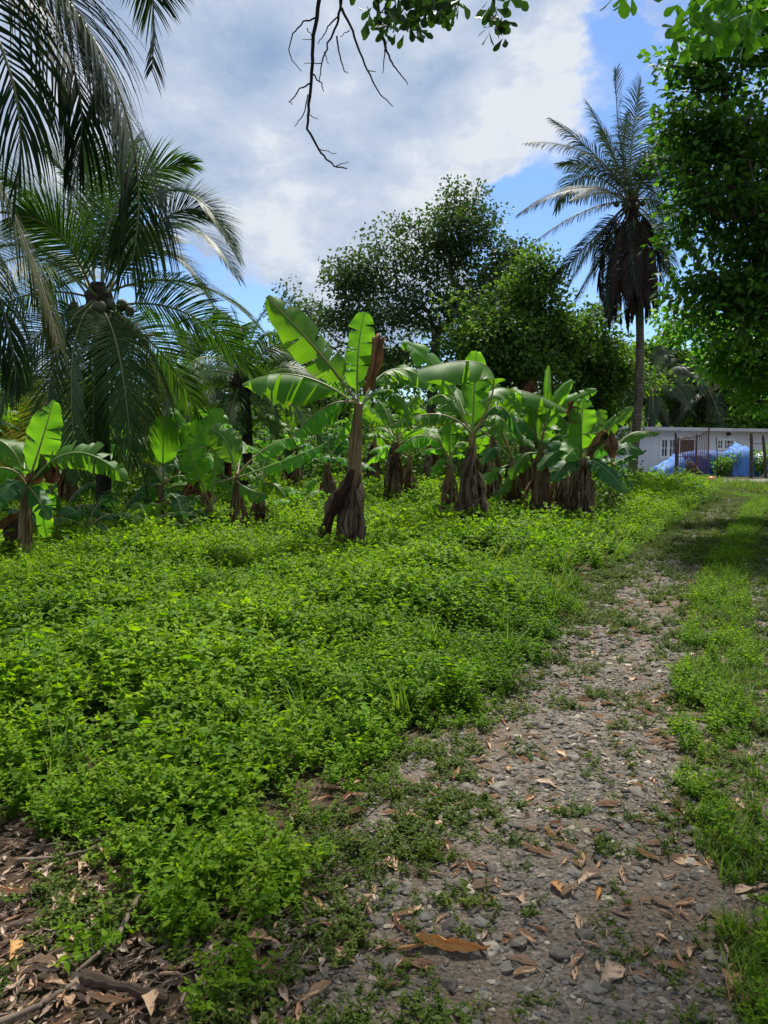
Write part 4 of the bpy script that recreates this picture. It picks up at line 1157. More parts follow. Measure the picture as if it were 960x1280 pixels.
# --- low young plants on the left floor
specs = [(75, 648, 12.5, 'ground-level banana sucker with grey-green leaves behind the bare brown stem', 1.0, M_banD),
         (150, 652, 13.2, 'low banana sucker just right of the dark palm trunk', .9, M_banD),
         (-10, 640, 12.0, 'low banana sucker behind the plant at the left edge', 1.1, M_banD),
         (228, 662, 12.6, 'low banana sucker below the wide lime-green leaves', .7, M_banD),
         (190, 664, 12.2, 'low banana sucker in front of the paddle-leaved plant', .7, M_ban),
         (110, 662, 11.8, 'low banana sucker in front of the dark palm trunk', .75, M_banD),
         (375, 640, 16.5, 'low yellowing banana sucker left of the tallest plant', .9, M_banY)]
for q, (px, py, Y, lab, L_, mt) in enumerate(specs):
    cr = P(px, py, Y); cr[2] = max(cr[2], .35)
    banana('banana_plant', A([cr[0], Y, 0]), cr, lab, randleaves(cr, 6, L_, .36, 900 + q, 10, 60, mat=mt), rad=(.07, .045), skirt=3, sk_len=.3, sk_w=.15)
# --- plants deeper in the plantation: two kinds, copied
G_B = 'banana plants deeper in the plantation'
def copy_tree(o):
    c = o.copy(); COL.objects.link(c)
    for ch in list(o.children):
        d = ch.copy(); COL.objects.link(d); d.parent = c
    return c
proto = []
for q in range(4):
    ht = [1.7, 1.3, 1.9, 1.1][q]
    cr = A([0, 0, ht])
    proto.append(banana('banana_plant', (0, 0, 0), cr, 'x', randleaves(cr, 9, 1.6 if q != 3 else 1.2, .52, 300 + q, 5, 75, mat=[M_ban, M_banY, M_ban, M_banD][q]),
                        rad=(.13, .07), skirt=14, skirt_h=(.5, .99), sk_len=.95, sk_w=.24, group=G_B))
back = [(495, 17.5, 0, 'banana plant with a ragged brown skirt right behind the tallest one'),
        (512, 20.0, 1, 'short banana plant behind and between the tallest one and the skirted pair'),
        (468, 23.5, 2, 'distant banana plant seen just right of the tallest stem'),
        (410, 19.0, 3, 'small drooping banana plant just left of the leaning dead skirt'),
        (615, 17.0, 2, 'banana plant behind the right side of the skirted pair'),
        (655, 19.5, 0, 'banana plant behind the left of the trackside clump'),
        (705, 19.0, 1, 'banana plant behind the right of the trackside clump'),
        (540, 24.0, 0, 'far banana plant seen through the skirted pair'),
        (350, 24.0, 1, 'far banana plant under the small dark palm, right side'),
        (225, 17.8, 3, 'shaded banana plant behind the wide lime-green leaves'),
        (165, 18.5, 1, 'shaded banana plant behind the hanging palm fronds, right of the trunk'),
        (85, 16.5, 3, 'shaded banana plant behind the hanging palm fronds, left of the trunk'),
        (20, 17.5, 2, 'shaded banana plant far behind the left edge one'),
        (280, 20.5, 0, 'shaded banana plant under the small dark palm, left side'),
        (385, 27.0, 2, 'most distant banana plant in the gap left of the tallest one'),
        (585, 29.0, 1, 'most distant banana plant in the gap right of the skirted pair'),
        (440, 29.0, 0, 'most distant banana plant behind the tallest one'),
        (-70, 14.5, 0, 'banana plant just beyond the left edge of the view'),
        (365, 21.5, 2, 'banana plant in the gap between the slender one and the tallest one'),
        (250, 16.2, 1, 'banana plant close behind the low one with lime-green leaves'),
        (735, 18.5, 3, 'banana plant half hidden behind the rightmost one of the clump')]
used = set()
for q, (px, Y, k, lab) in enumerate(back):
    o = proto[k] if k not in used else copy_tree(proto[k])
    used.add(k)
    o.location = (P(px, 600, Y)[0], Y, 0); o.rotation_euler = (0, 0, q * 1.9); s = 1 + .08 * math.sin(q * 3)
    o.scale = (s, s, s); o['label'] = lab; o['group'] = G_B

# ------------------------------------------------------------------ palms
def frond(b, P0, Pm, P2, L_, seed, n=70, droop=.9, wd=.022, start=.16, mat=0, rmat=1, rr=.022, base_rnd=.5, vee=.15, sweep=(.35, 1.3), tw=None):
    r2 = np.random.default_rng(seed)
    C = thru(P0, Pm, P2, 60); T = nrm(np.gradient(C, axis=0))
    tube(b, C, rr * (1 - .88 * np.linspace(0, 1, 60)) + .002, 5, rmat)
    t = np.repeat(np.linspace(start, .995, n), 2) + r2.normal(size=2 * n) * .003
    sg = np.tile([-1., 1.], n)
    t = np.clip(t, 0, 1); u = (t - start) / (1 - start)
    ip = lambda Aa: np.stack([np.interp(t, np.linspace(0, 1, 60), Aa[:, i]) for i in range(3)], -1)
    c, tg = ip(C), nrm(ip(T))
    S = nrm(np.cross(tg, Z + .001)); N = np.cross(S, tg)
    tw = r2.uniform(-1.0, 1.0) if tw is None else tw
    S, N = S * math.cos(tw) + N * math.sin(tw), N * math.cos(tw) - S * math.sin(tw)
    sw = np.interp(u, [0, 1], sweep) + r2.normal(size=2 * n) * .06
    d = nrm(S * sg[:, None] * np.cos(sw)[:, None] + tg * np.sin(sw)[:, None] + N * vee)
    ln = L_ * (.45 + .75 * np.sin(np.pi * np.clip(u * .8 + .13, 0, 1)) ** .9) * (1 - .45 * u ** 3) * r2.uniform(.85, 1.1, 2 * n) / 1.15
    k = 6; rows = []
    p_ = c.copy(); dd = d.copy(); stp = ln / (k - 1)
    dr = droop * r2.uniform(.7, 1.3, 2 * n)
    for q in range(k):
        f = q / (k - 1)
        wv = wd * (math.sin(math.pi * (.25 + .75 * f)) * .95 + .03)
        sd_ = nrm(np.cross(dd, N + .15 * S * sg[:, None]))
        rows += [p_ - sd_ * wv * .5, p_ + sd_ * wv * .5]
        dd = nrm(dd + A([0, 0, -1.]) * (dr * .38 * (f + .25))[:, None])
        p_ = p_ + dd * stp[:, None]
    V = np.stack(rows, 1)
    m_ = 2 * n
    base = (np.arange(m_) * 2 * k)[:, None, None]
    fq = A([[2 * i, 2 * i + 1, 2 * i + 3, 2 * i + 2] for i in range(k - 1)])[None] + base
    rn = np.repeat(base_rnd + r2.normal(size=m_) * .16, 2 * k)
    b.add(V, fq.reshape(-1, 4), mat, rn, smooth=True)

def nuts(root, c, base, n, seed, rad=.115):
    r2 = np.random.default_rng(seed)
    hb = B(); tube(hb, c + Z * np.linspace(-.5, .45, 12)[:, None], .10 + .17 * np.sin(np.linspace(.15, 3.0, 12)), 12, wob=.12)
    hb.build('fibre_heart', M_ptrunkD, root, base)
    sp = rocks_hi[0]
    bm = bmesh.new(); bmesh.ops.create_icosphere(bm, subdivisions=2, radius=1)
    V0 = A([v.co[:] for v in bm.verts]); f0 = A([[v.index for v in q.verts] for q in bm.faces]); bm.free()
    V0 = V0 * A([.85, .85, 1.1]); V0[:, :2] *= (1 - .15 * V0[:, 2:3])
    for q in range(n):
        az = q * 2.4; rr_ = r2.uniform(.2, .62) * (rad / .13)
        p_ = c + A([math.cos(az) * rr_, math.sin(az) * rr_, r2.uniform(-.45, .12)])
        nb = B(); nb.add(V0 * rad * r2.uniform(.8, 1.1) + p_, f0, rnd=r2.random())
        nb.build('coconut', M_nut, root, base)

def palm(name, base, crown, label, fronds, L_, trunk_r, tmat, fmat, group='coconut palms', n=70, wd=.022, nnut=0, droop=.9, dead=(), bend=.15, extra=0, exL=3.0, exlo=-50, exhi=70, seed=1, rr=.024):
    base, crown = A(base, dtype=float), A(crown, dtype=float)
    root = thing(name, base, label, 'palm tree', group)
    tb = B(); k = 26
    C = thru(base - Z * .1, (base + crown) / 2 + A([bend, 0, 0]), crown, k); t = np.linspace(0, 1, k)
    rad = trunk_r * (1.35 - .35 * np.clip(t * 8, 0, 1)) * (1 - .25 * t) * (1 + .03 * np.sin(np.arange(k) * 2.1))
    tube(tb, C, rad, 14, wob=.02); tb.build('trunk', tmat, root, base)
    r2 = np.random.default_rng(seed)
    fl = list(fronds)
    for q in range(extra):
        az = q * 2.4 + r2.normal() * .15; el = R(np.interp(q, [0, max(extra - 1, 1)], [exhi, exlo]) + r2.normal() * 5); l = exL * r2.uniform(.85, 1.1)
        hd = A([math.cos(az), math.sin(az), 0])
        fl.append((crown + hd * math.cos(el) * l * .55 + Z * (math.sin(el) * l * .55 + .08 * l), crown + hd * math.cos(el) * l * .95 + Z * (math.sin(el) * l * .75 - .3 * l * math.cos(el)), {}))
    for q, (pm, pt, kw) in enumerate(fl):
        if seed == 5 and q >= len(fronds):
            qx, qy = proj(A([pt, pm]))
            if (qy > -160).any() and (qx > -150).any(): continue
        kw = dict(kw); m1 = kw.pop('mat', fmat); fb = B()
        lL = kw.pop('L', L_)
        az = q * 2.4; st_ = crown + A([math.cos(az), math.sin(az), 0]) * trunk_r * .7 + Z * .05 * (q % 4)
        frond(fb, st_, pm, pt, lL, seed * 500 + q, n=kw.pop('n', n), wd=kw.pop('wd', wd), droop=kw.pop('droop', droop), rr=rr, **kw)
        fb.build('frond', [m1, M_rachis if m1 is fmat else M_rachis_old], root, base)
    for q, (pm, pt, L2) in enumerate(dead):
        fb = B(); frond(fb, crown, pm, pt, L2, seed * 900 + q, n=60, wd=wd * 1.5, droop=2.2, rr=rr, base_rnd=.45, tw=(q % 3 - 1) * 1.0)
        fb.build('dead_frond', [M_frond_dead, M_frond_dead], root, base)
    if nnut: nuts(root, crown, base, nnut, seed)
    return root

def FP(Y, mx, my, tx, ty, dm=0, dt=0, **kw):
    return (P(mx, my, Y + dm), P(tx, ty, Y + dt), kw)

# coconut palm left of centre
Y = 14.3; cr = P(124, 385, Y); ba = A([P(129, 600, Y)[0], Y, 0])
palm('coconut_palm', ba, cr, 'stout coconut palm with clustered nuts and fronds hanging to the weeds', [
    FP(Y, 120, 450, 116, 600, -1.0, -1.3, droop=.3, tw=.1), FP(Y, 148, 440, 165, 590, -1.3, -1.7, droop=.3, tw=-.1), FP(Y, 75, 430, 55, 565, -1.0, -1.4, droop=.4, tw=.1),
    FP(Y, 150, 250, 240, 205, .2, .3), FP(Y, 205, 240, 298, 322, .3, .4), FP(Y, 215, 285, 296, 345, -.3, -.5), FP(Y, 190, 310, 262, 372, .6, 1.0),
    FP(Y, 230, 352, 326, 412, -.2, -.4), FP(Y, 240, 395, 330, 485, .3, .4), FP(Y, 186, 440, 232, 580, -.4, -.5, droop=.6, L=.85, sweep=(.5, 1.0)),
    FP(Y, 92, 440, 98, 600, -1.4, -1.8, droop=.3, L=1.0, sweep=(.5, 1.1)), FP(Y, 40, 430, -10, 545, -.3, -.4), FP(Y, 60, 470, 40, 600, .5, .6),
    FP(Y, 140, 470, 150, 610, .8, .9, droop=.4, L=.95), FP(Y, 155, 460, 185, 640, -.8, -.9, droop=.4, L=.9),
    FP(Y, 100, 260, 60, 190, .2, .3), FP(Y, 60, 260, -30, 215, .1, .2), FP(Y, 40, 310, -50, 330, -.2, -.2), FP(Y, 30, 370, -60, 430, .2, .3),
    FP(Y, 140, 240, 170, 180, 1.0, 1.4), FP(Y, 115, 250, 110, 175, .5, .8), FP(Y, 170, 300, 215, 300, 1.3, 2.1), FP(Y, 80, 300, 20, 270, -1.0, -1.8),
    FP(Y, 60, 500, 5, 600, 1.2, 1.5, mat=M_frond_old), FP(Y, 110, 480, 120, 640, 1.4, 1.8), FP(Y, 200, 440, 270, 560, 1.0, 1.3),
    FP(Y, 170, 470, 210, 660, .4, .5, mat=M_frond_old, droop=1.5)],
    .95, .15, M_ptrunkD, M_frond, nnut=40, droop=.42, bend=0, seed=3, n=125, wd=.022, extra=3, exL=3.6, exlo=5, exhi=60)

# palm whose trunk stands outside the left edge, fronds hang in from above
Y = 5.0; cr = A([-3.9, 4.9, 5.6]); ba = A([-4.3, 4.9, 0])
palm('coconut_palm', ba, cr, 'near coconut palm whose big dark fronds hang into the upper left of the view', [
    (P(75, -10, 4.6), P(165, 330, 4.3), dict(droop=1.9, L=1.0, n=88, wd=.0155, sweep=(.3, 1.0), tw=.3, base_rnd=.1)),
    (P(30, -60, 5.2), P(120, 120, 5.4), dict(droop=1.2, L=.8, n=70)),
    (P(90, -230, 5.6), P(190, 90, 5.7), dict(droop=.25, L=.6, n=190, wd=.015, sweep=(.5, 1.0), tw=1.57, base_rnd=.1)),
    (P(-40, 150, 5.2), P(72, 430, 5.0), dict(droop=2.2, L=.75, n=85, wd=.016, mat=M_frond_old, base_rnd=.1)),
    (P(-60, 230, 5.8), P(20, 480, 5.9), dict(droop=1.8, L=.8, n=80, wd=.016, base_rnd=.2)),
    (P(-90, 120, 4.4), P(-20, 420, 4.1), dict(droop=1.8, L=.8, n=80, wd=.016, base_rnd=.2)),
    (P(20, -40, 4.9), P(95, 215, 4.7), dict(droop=1.7, L=.95, n=85, wd=.0155, tw=-.2, base_rnd=.05)),
    (P(-60, -50, 4.3), P(20, 230, 4.0), dict(droop=1.6, L=.8, n=80, wd=.016, base_rnd=.2)),
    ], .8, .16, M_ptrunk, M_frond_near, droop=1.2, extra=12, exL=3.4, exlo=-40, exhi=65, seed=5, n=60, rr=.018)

# tall palm at the right with the black dead skirt
Y = 28.0; cr = P(789, 256, Y); ba = A([P(787, 600, Y)[0], Y, 0])
palm('coconut_palm', ba, cr, 'tall leaning coconut palm with a black skirt of dead fronds', [
    FP(Y, 775, 175, 770, 88, .2, .2), FP(Y, 790, 180, 800, 100, -.4, -.6), FP(Y, 745, 195, 690, 150, .3, .3), FP(Y, 740, 195, 660, 178, -.4, -.8),
    FP(Y, 725, 235, 648, 268, .1, .1), FP(Y, 735, 262, 665, 305, -.8, -1.4), FP(Y, 735, 305, 690, 350, .2, .3), FP(Y, 745, 330, 722, 368, -.5, -.8),
    FP(Y, 755, 215, 700, 205, 1, 1.8), FP(Y, 765, 190, 735, 130, -.5, -.9), FP(Y, 840, 225, 880, 260, 0, 0), FP(Y, 835, 260, 868, 320, -.4, -.5),
    FP(Y, 825, 300, 845, 365, .2, .3), FP(Y, 815, 200, 850, 140, .3, .4), FP(Y, 810, 330, 820, 395, -.5, -.7), FP(Y, 770, 330, 765, 400, -.6, -.8),
    FP(Y, 795, 330, 800, 400, -.8, -1.), FP(Y, 760, 240, 715, 250, -1.3, -2.3), FP(Y, 775, 210, 750, 165, 1.5, 2.0), FP(Y, 800, 230, 822, 190, -1.5, -2.3), FP(Y, 780, 205, 785, 140, 0, 1.2)],
    1.0, .165, M_ptrunk, M_frond_grey, n=78, wd=.032, nnut=8, droop=1.0, extra=5, exL=3.8, exlo=-45, exhi=60,
    dead=[(P(752, 315, Y), P(760, 390, Y), .9), (P(822, 310, Y), P(822, 385, Y), .9), (P(775, 325, Y - .8), P(770, 395, Y - .9), .9), (P(808, 325, Y - .8), P(812, 392, Y - .9), .9), (P(790, 335, Y - 1), P(792, 385, Y - 1.1), .9), (P(770, 330, Y), P(762, 405, Y), .8), (P(780, 330, Y - .4), P(776, 410, Y - .5), .6), (P(792, 335, Y - .3), P(790, 400, Y - .5), .6), (P(805, 330, Y), P(808, 400, Y), .6),
          (P(812, 325, Y - .3), P(818, 395, Y - .4), .6), (P(765, 320, Y + .5), P(757, 395, Y + .6), .6), (P(785, 340, Y + .5), P(785, 415, Y + .6), .6), (P(800, 335, Y + .5), P(800, 405, Y + .6), .6)],
    bend=.35, seed=7, rr=.035)

# small dark palm behind the bananas
Y = 20.5; cr = P(303, 478, Y); ba = A([P(300, 600, Y)[0], Y, 0])
palm('coconut_palm', ba, cr, 'small dark coconut palm behind the banana plants, left of the tallest one', [FP(Y, 330, 420, 380, 440), FP(Y, 260, 430, 220, 480), FP(Y, 350, 470, 400, 520), FP(Y, 300, 420, 290, 385, .3, .5)],
     .75, .17, M_ptrunkD, M_frond, extra=18, exL=2.7, exlo=-60, exhi=70, seed=9, n=55, wd=.034, nnut=10)
# small palms behind the house
for (px, py, Y, sd_, lab) in [(815, 488, 60, 11, 'grey-green palm behind the house, left of the pair'), (885, 492, 62, 12, 'grey-green palm behind the house, right of the pair')]:
    cr = P(px, py, Y)
    palm('coconut_palm', (cr[0], Y, 0), cr, lab, [], 1.2, .22, M_ptrunk, M_frond_grey, extra=20, exL=4.0, exlo=-65, exhi=70, seed=sd_, n=40, wd=.09, rr=.05, group='palms behind the house')
cr = P(232, 470, 32)
palm('coconut_palm', (cr[0], 32, 0), cr, 'pale feathery palm far behind, between the stout palm and the small dark one', [], .9, .18, M_ptrunk, M_frond_grey, extra=16, exL=3.0, exlo=-50, exhi=75, seed=14, n=45, wd=.05)

# ------------------------------------------------------------------ broadleaf trees
def grow(b, base, top, centers, r0, rmin=.02, seed=0, seg=5, mat=0, spine=None):
    """branches: every cluster centre is joined to the nearest earlier branch node"""
    r2 = np.random.default_rng(seed)
    k = 9
    sp = thru(base, (base + top) / 2 + r2.normal(size=3) * A([.3, .3, 0]) * r0 * 3, top, k) if spine is None else A(spine)
    nodes = [p_ for p_ in sp]; par = [-1] + list(range(len(sp) - 1)); 
    order = np.argsort(np.linalg.norm(centers - top, axis=1))
    start_ok = len(sp) // 2
    segs = []
    for ci in order:
        c = centers[ci]; Nn = A(nodes[start_ok:])
        dd = np.linalg.norm(Nn - c, axis=1) + .35 * np.clip(Nn[:, 2] - c[2], 0, None)
        j = int(np.argmin(dd)) + start_ok
        a_ = A(nodes[j]); L_ = np.linalg.norm(c - a_)
        m_ = max(2, min(5, int(L_ / .5) + 1))
        pr = j
        for q in range(1, m_ + 1):
            f = q / m_
            p_ = a_ * (1 - f) + c * f + (r2.normal(size=3) * .07 * L_ if q < m_ else 0) + Z * (-.10 * L_ * math.sin(f * math.pi))
            nodes.append(p_); par.append(pr); pr = len(nodes) - 1
    n = len(nodes); cnt = np.ones(n)
    for i_ in range(n - 1, 0, -1): cnt[par[i_]] += cnt[i_]
    rad = np.maximum(r0 * (cnt / cnt[0]) ** .46, rmin)
    kids = {}
    for i_ in range(1, n): kids.setdefault(par[i_], []).append(i_)
    # chains
    stack = [(0, None)]
    done = set()
    while stack:
        s, pfrom = stack.pop()
        chain = [] if pfrom is None else [pfrom]
        cur = s
        while True:
            chain.append(cur)
            ks = kids.get(cur, [])
            if not ks: break
            ks = sorted(ks, key=lambda q: -cnt[q])
            for o in ks[1:]: stack.append((o, cur))
            cur = ks[0]
        pts = A([nodes[i_] for i_ in chain]); rr_ = rad[chain].copy()
        if pfrom is not None: rr_[0] = rr_[1]
        tube(b, pts, rr_, 5 if rr_.max() < .08 else 9, mat, caps=False)

def clusters(lobes, seed, shell=.5):
    """lobes: (px,py,rpx,Y,depth_factor,count) -> centres inside ellipsoids, biased to the skin"""
    r2 = np.random.default_rng(seed); out = []
    for (px, py, rp, Y, df, n) in lobes:
        c = P(px, py, Y); rad = rp * Y / F
        ns = max(6, n // 5)
        d = rdir(ns, r2); rr_ = (shell + (1 - shell) * r2.random(ns)) * r2.uniform(.6, 1.12, ns)
        sub = c + d * rr_[:, None] * rad * A([1, df, 1])
        pick = r2.integers(0, ns, n)
        out.append(sub[pick] + r2.normal(size=(n, 3)) * rad * A([.19, .19, .12]))
    return np.vstack(out)

def crown(b, C, per, crad, ls, tmpl, seed, up=.6, out=None, mat=0, spread=(1, 1, .7)):
    r2 = np.random.default_rng(seed)
    n = len(C) * per
    c = np.repeat(C, per, 0)
    off = np.clip(r2.normal(size=(n, 3)), -1.5, 1.5) * crad * .5 * A(spread)
    T = c + off
    cen = C.mean(0)
    od = nrm(c - cen)
    Yd = nrm(nrm(off) * .9 + r2.normal(size=(n, 3)) * .6 + od * .3 - Z * .35)
    N = nrm(Z * up + r2.normal(size=(n, 3)) * .55 + od * .25)
    cr_ = np.repeat(r2.normal(size=len(C)) * .2 + .12 * A([mnoise.noise(Vector(tuple(q / (crad * 3 + .3)))) for q in C]), per)
    rn = np.clip(.45 + cr_ + r2.normal(size=n) * .14, 0, 1)
    stamp_into(b, tmpl, Yd, N, T, ls * r2.uniform(.65, 1.2, n), rn, mat)

def tree(name, base, top, lobes, label, group, mat, per=26, crad=.55, ls=.16, tm=L_LITE, r0=.28, seed=1, shell=.45, bark=None, maxb=260, cat='tree', zmin=.5, up=.6, rmin=.02, spread=(1, 1, .6)):
    base, top = A(base, dtype=float), A(top, dtype=float)
    root = thing(name, base, label, cat, group)
    C = clusters(lobes, seed, shell); C = C[C[:, 2] > zmin]
    tb = B(); r2 = np.random.default_rng(seed)
    sel = C[r2.permutation(len(C))[:maxb]]
    grow(tb, base, top, sel, r0, seed=seed, rmin=rmin); tb.build('trunk', bark or M_bark, root, base)
    cb = B(); crown(cb, C, per, crad, ls, tm, seed, up=up, spread=spread); cb.build('crown', mat, root, base)
    return root

# open-crowned tall tree in the middle distance
Y = 33
tree('broadleaf_tree', (P(530, 600, Y)[0], Y, 0), P(545, 420, Y), [(565, 285, 58, Y, 1, 75), (510, 320, 62, Y, 1, 80), (455, 352, 45, Y, 1, 50), (610, 320, 50, Y, 1, 60), (545, 385, 70, Y, 1, 75), (480, 410, 60, Y, 1, 55), (648, 335, 32, Y, 1, 26), (436, 345, 26, Y, 1, 16), (590, 400, 50, Y, 1, 40), (425, 385, 34, Y, 1, 26), (585, 248, 26, Y, 1, 18), (460, 440, 50, Y, 1, 40), (620, 370, 45, Y, 1, 40), (530, 450, 60, Y, 1, 45)],
     'tall open-crowned broadleaf tree whose crown lets the sky through', 'trees behind the bananas', M_sparse, per=42, crad=.72, ls=.185, r0=.22, seed=21, shell=.35, up=.5)
Y = 36
tree('broadleaf_tree', (P(395, 600, Y)[0], Y, 0), P(392, 460, Y), [(385, 392, 32, Y, 1, 34), (358, 385, 24, Y, 1, 20), (405, 430, 40, Y, 1, 36), (360, 430, 34, Y, 1, 26), (375, 465, 45, Y, 1, 36)],
     'small sparse tree at the left foot of the tall open-crowned one', 'trees behind the bananas', M_sparse, per=26, crad=.7, ls=.18, r0=.2, seed=22, shell=.3)
# dense trees right of it
Y = 29
tree('broadleaf_tree', (P(655, 600, Y)[0], Y, 0), P(655, 470, Y), [(640, 400, 50, Y, 1, 75), (675, 385, 40, Y, 1, 60), (610, 430, 55, Y, 1, 75), (665, 440, 65, Y, 1, 90), (625, 470, 55, Y, 1, 60), (690, 430, 45, Y, 1, 60), (580, 455, 40, Y, 1, 40), (680, 345, 26, Y, 1, 24)],
     'dense rounded dark green tree right of the tall open-crowned one', 'trees behind the bananas', M_dark, per=50, crad=.75, ls=.18, r0=.3, seed=23, shell=.5)
Y = 31
tree('broadleaf_tree', (P(745, 600, Y)[0], Y, 0), P(742, 480, Y), [(725, 425, 48, Y, 1, 70), (755, 450, 42, Y, 1, 55), (735, 480, 55, Y, 1, 70), (705, 470, 45, Y, 1, 45), (770, 480, 36, Y, 1, 36), (745, 520, 45, Y, 1, 40), (700, 520, 40, Y, 1, 30)],
     'dark green bushy tree between the dense tree and the tall palm trunk', 'trees behind the bananas', M_dark, per=50, crad=.75, ls=.18, r0=.26, seed=24, shell=.5)
# roadside tree at the right edge, near
Y = 14.5
tree('broadleaf_tree', (P(1060, 600, Y)[0], Y + 1.0, 0), A([P(1010, 300, Y)[0], Y + .7, 5.5]),
     [(875, 90, 45, Y, 1, 50), (945, 60, 70, Y, 1, 70), (925, 165, 70, Y, 1.1, 90), (880, 150, 40, Y - .5, 1, 38), (945, 250, 80, Y, 1.1, 100), (885, 245, 36, Y - .3, 1, 30), (930, 330, 70, Y, 1.1, 80), (890, 375, 42, Y, 1, 40), (955, 400, 55, Y, 1.1, 60), (850, 195, 18, Y - .5, 1, 10), (858, 300, 20, Y, 1, 10), (1000, 200, 120, Y + 1, 1, 130), (1020, 350, 110, Y + 1, 1, 110), (1000, 60, 110, Y + 1, 1, 90), (1080, 250, 120, Y + 1.5, 1, 60)],
     'big dark green roadside tree filling the upper right of the view', 'roadside trees', M_near, per=22, crad=.55, ls=.165, spread=(1.1, 1.1, .42), up=1.0, tm=L_FULL, r0=.3, seed=25, shell=.4, maxb=420)
Y = 17
tree('broadleaf_tree', (P(1040, 600, Y)[0], Y + .5, 0), A([P(1000, 450, Y)[0], Y + .4, 3.6]),
     [(900, 425, 38, Y, 1, 34), (930, 455, 40, Y, 1, 36), (865, 400, 22, Y, 1, 12), (965, 440, 50, Y, 1, 40), (1010, 420, 70, Y, 1, 60), (948, 500, 20, Y, 1, 8)],
     'lower roadside tree with loose lime-green sprays over the track', 'roadside trees', M_bright, per=46, crad=.5, ls=.15, tm=L_FULL, r0=.15, seed=26, shell=.3)

# trees beyond the house and on the left
far = [(835, 445, 34, 66, 'M', 'rounded bright green tree behind the house, right of the tall trunk', M_hill),
       (905, 475, 36, 64, 'M', 'mid-green tree behind the house over the rusty gate', M_hill),
       (935, 515, 32, 60, 'M', 'bushy tree behind the right end of the house roof', M_hill),
       (965, 500, 36, 62, 'M', 'leafy tree at the right edge behind the house', M_hill),
       (855, 470, 30, 75, 'M', 'hazy tree on the rise between the two small palms', M_hill),
       (815, 470, 26, 72, 'M', 'hazy tree on the rise left of the small palms', M_hill),
       (780, 460, 30, 70, 'M', 'green tree on the rise just left of the tall palm trunk', M_hill),
       (920, 430, 34, 78, 'M', 'tree on the rise high above the rusty gate', M_hill),
       (205, 490, 40, 40, 'M', 'pale yellow-green tree behind the stout palm', M_hill2),
       (255, 500, 34, 42, 'M', 'pale feathery tree left of the small dark palm', M_hill2),
       (15, 500, 42, 26, 'M', 'light green bushy tree at the left edge behind the fronds', M_hill),
       (345, 475, 32, 44, 'M', 'green tree right of the small dark palm', M_hill),
       (90, 520, 50, 34, 'M', 'green tree behind the stout palm trunk', M_hill),
       (470, 500, 55, 42, 'M', 'dark tree low behind the tallest banana plant', M_dark),
       (600, 520, 55, 42, 'M', 'dark tree low behind the skirted pair of bananas', M_dark),
       (385, 510, 45, 42, 'M', 'dark tree low in the gap left of the tallest banana plant', M_dark),
       (170, 545, 45, 36, 'M', 'dark bush behind the hanging palm fronds', M_dark),
       (300, 550, 45, 38, 'M', 'dark tree low behind the small dark palm', M_dark)]
for q, (px, py, rp, Y, _, lab, mt) in enumerate(far):
    c = P(px, py, Y); u = Y / F
    lob = [(px, py, rp, Y, 1, 60), (px - rp * .7, py + rp * .6, rp * .75, Y, 1, 36), (px + rp * .7, py + rp * .5, rp * .8, Y, 1, 40), (px, py + rp * 1.2, rp, Y, 1, 50), (px + rp * .2, py - rp * .6, rp * .5, Y, 1, 16)]
    gz = float(hill_z(A([c[0]]), A([float(Y)]))[0])
    tree('broadleaf_tree', (c[0], Y, gz), c - Z * rp * u * .4, lob, lab, 'trees beyond the plantation', mt, per=32, crad=rp * u * .36, ls=.0085 * Y ** .95, r0=.2, seed=40 + q, shell=.5, maxb=70, zmin=gz + .3)

# far-off wood on the rise
r = np.random.default_rng(99)
C = []
for q in range(1500):
    x = r.uniform(-95, 95); y = r.uniform(84, 112); z = float(hill_z(A([x]), A([y]))[0])
    hgt = 3.5 + 2.5 * mnoise.noise(Vector((x * .08, y * .08, 3)))
    C.append([x, y, z + r.uniform(0, 1) ** .6 * hgt])
b = B(); crown(b, A(C), 26, 3.0, .75, L_LITE, 98, up=.6)
tag(b.build('wood', M_hill), 'far-off wood on the rise behind the house', kind='stuff')
# undergrowth filling the plantation edge
C = []
for q in range(900):
    x = r.uniform(-22, 5.2); y = r.uniform(25, 33); C.append([x, y, r.random() ** 1.2 * (2.0 + .8 * mnoise.noise(Vector((x * .4, y * .4, 1))))])
for q in range(200):
    x = r.uniform(-14, -5); y = r.uniform(17, 22); C.append([x, y, r.random() * .9])
b = B(); crown(b, A(C), 40, .7, .19, L_LITE, 97, up=.6)
tag(b.build('undergrowth', M_dark), 'dark undergrowth at the back of the plantation', kind='stuff')

# thin leafy shrubs
def shrub(px, Y, h, lab, seed, mt, nst=7, ls=.11):
    r2 = np.random.default_rng(seed); base = A([P(px, 600, Y)[0], Y, 0.])
    root = thing('shrub', base, lab, 'shrub', None); sb, lb = B(), B(); C = []
    for q in range(nst):
        az = q * 2.4; d = A([math.cos(az), math.sin(az), 0]); hh = h * r2.uniform(.6, 1)
        pts = base + d * (np.linspace(0, 1, 7) ** 1.4 * h * .28)[:, None] + Z * (np.linspace(0, 1, 7) * hh)[:, None]
        tube(sb, pts, np.linspace(.012, .004, 7), 5); C += list(pts[2:])
    sb.build('stem', M_stick, root, base)
    crown(lb, A(C), 16, .3, ls, L_FULL, seed); lb.build('foliage', mt, root, base)
shrub(757, 15.0, 1.2, 'thin leafy shrub between the banana clump and the tall palm trunk', 201, M_dark)
shrub(776, 22.0, 1.3, 'light green shrub beside the foot of the tall palm', 202, M_hill)
shrub(912, 41.5, 1.3, 'green shrub in front of the dark blue tarp', 203, M_dark, 9, .16)
shrub(902, 41, 1.0, 'low green shrub right of the rusty gate', 204, M_hill, 9, .16)
